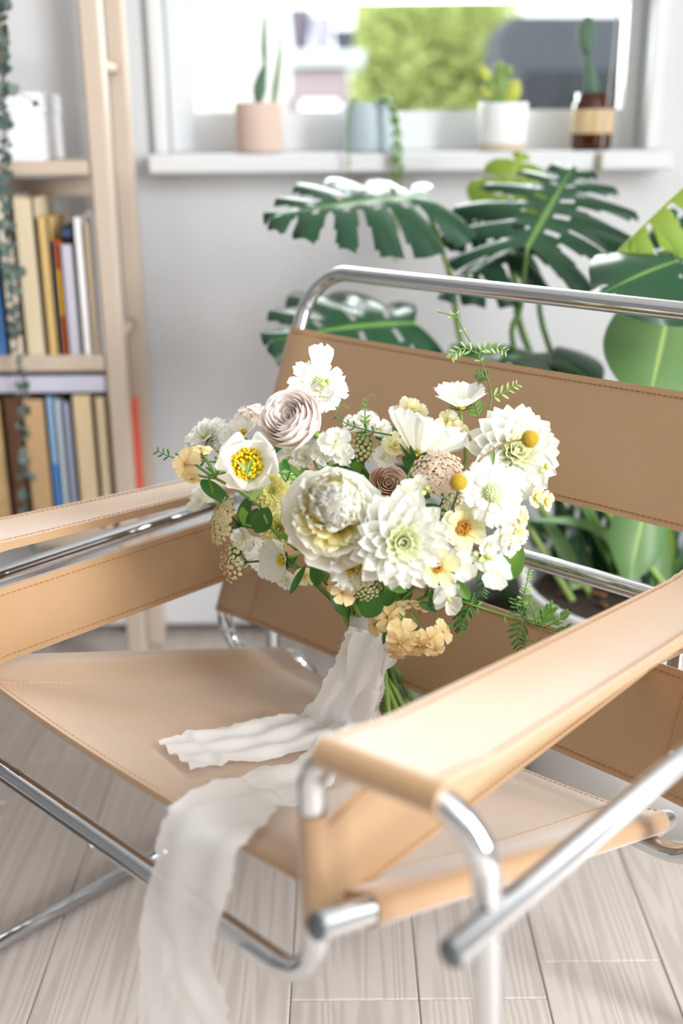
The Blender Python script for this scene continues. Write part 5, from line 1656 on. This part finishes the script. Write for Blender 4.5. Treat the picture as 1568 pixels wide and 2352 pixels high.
for k in (0, 3):
    for i in range(n - 1):
        q = k * 2 * n + i * 2
        F.append((q, q + 1, q + 3, q + 2))
wobj('cover', V, F, M_cover, g, smooth=False)
V = [gp(1206, 165, -0.012), gp(1500, 165, -0.012), gp(1500, 240, -0.012), gp(1198, 240, -0.012)]
wobj('front_flap', *boxmesh((gp(1206, 165, 0).x, gy - 0.014, gp(1206, 250, 0).z - 0.2), (gp(1496, 165, 0).x, gy + 0.0, gp(1206, 165, 0).z), 0.004), mat('cover_flap', (52, 56, 62), 0.8), g, smooth=False)
# patio counter with a pale top, a crate below and dark pots on it
ty = 5.0
t = thing('patio_table', 'white-topped patio table against the garden wall outside the window', 'table', (atY(740, 130, ty).x, ty, -0.3))
def tb(name, x0, x1, y0, y1, d0, d1, m, par):
    a, b = atY(x0, y0, ty), atY(x1, y1, ty)
    return wobj(name, *boxmesh((a.x, ty + d0, b.z), (b.x, ty + d1, a.z), 0.006), m, par, smooth=False)
M_pale = mat('pale_table_paint', (236, 240, 242), 0.5)
M_mauve = mat('mauve_board', (196, 178, 184), 0.8)
tb('table_top', 652, 838, 116, 152, -0.02, 0.5, M_pale, t)
tb('apron', 664, 800, 160, 224, 0.03, 0.42, M_mauve, t)
for x in (668, 792):
    a = atY(x, 224, ty)
    for d in (0.05, 0.38):
        wobj('leg', *boxmesh((a.x - 0.025, ty + d, -0.3), (a.x + 0.025, ty + d + 0.05, a.z), 0.004), M_mauve, t, smooth=False)
def garden_pot(label, px, rpx, ytop, col, dy):
    Y = ty + dy
    B = atY(px, 116, ty)
    r = rpx * Y / FPX
    zt_ = atY(px, ytop, Y).z
    c = Vector((atY(px, 100, Y).x, Y, B.z))
    h = zt_ - B.z
    o = thing('garden_pot', label, 'pot', c)
    put('pot', mesh('pot', *lathe([(0.001, 0.0), (r * 0.7, 0.0), (r * 0.95, h * 0.9), (r, h * 0.92), (r, h), (r * 0.9, h), (r * 0.85, h * 0.85), (0.001, h * 0.84)], 24), mat('garden_pot_clay', col, 0.7)), o, T_(c))
garden_pot('dusky purple garden pot on the patio table', 690, 24, 22, (136, 124, 140), 0.22)
garden_pot('pale lilac garden pot on the patio table', 738, 26, 36, (206, 200, 216), 0.18)
garden_pot('low dark grey garden pot at the end of the patio table', 790, 24, 70, (96, 98, 116), 0.2)
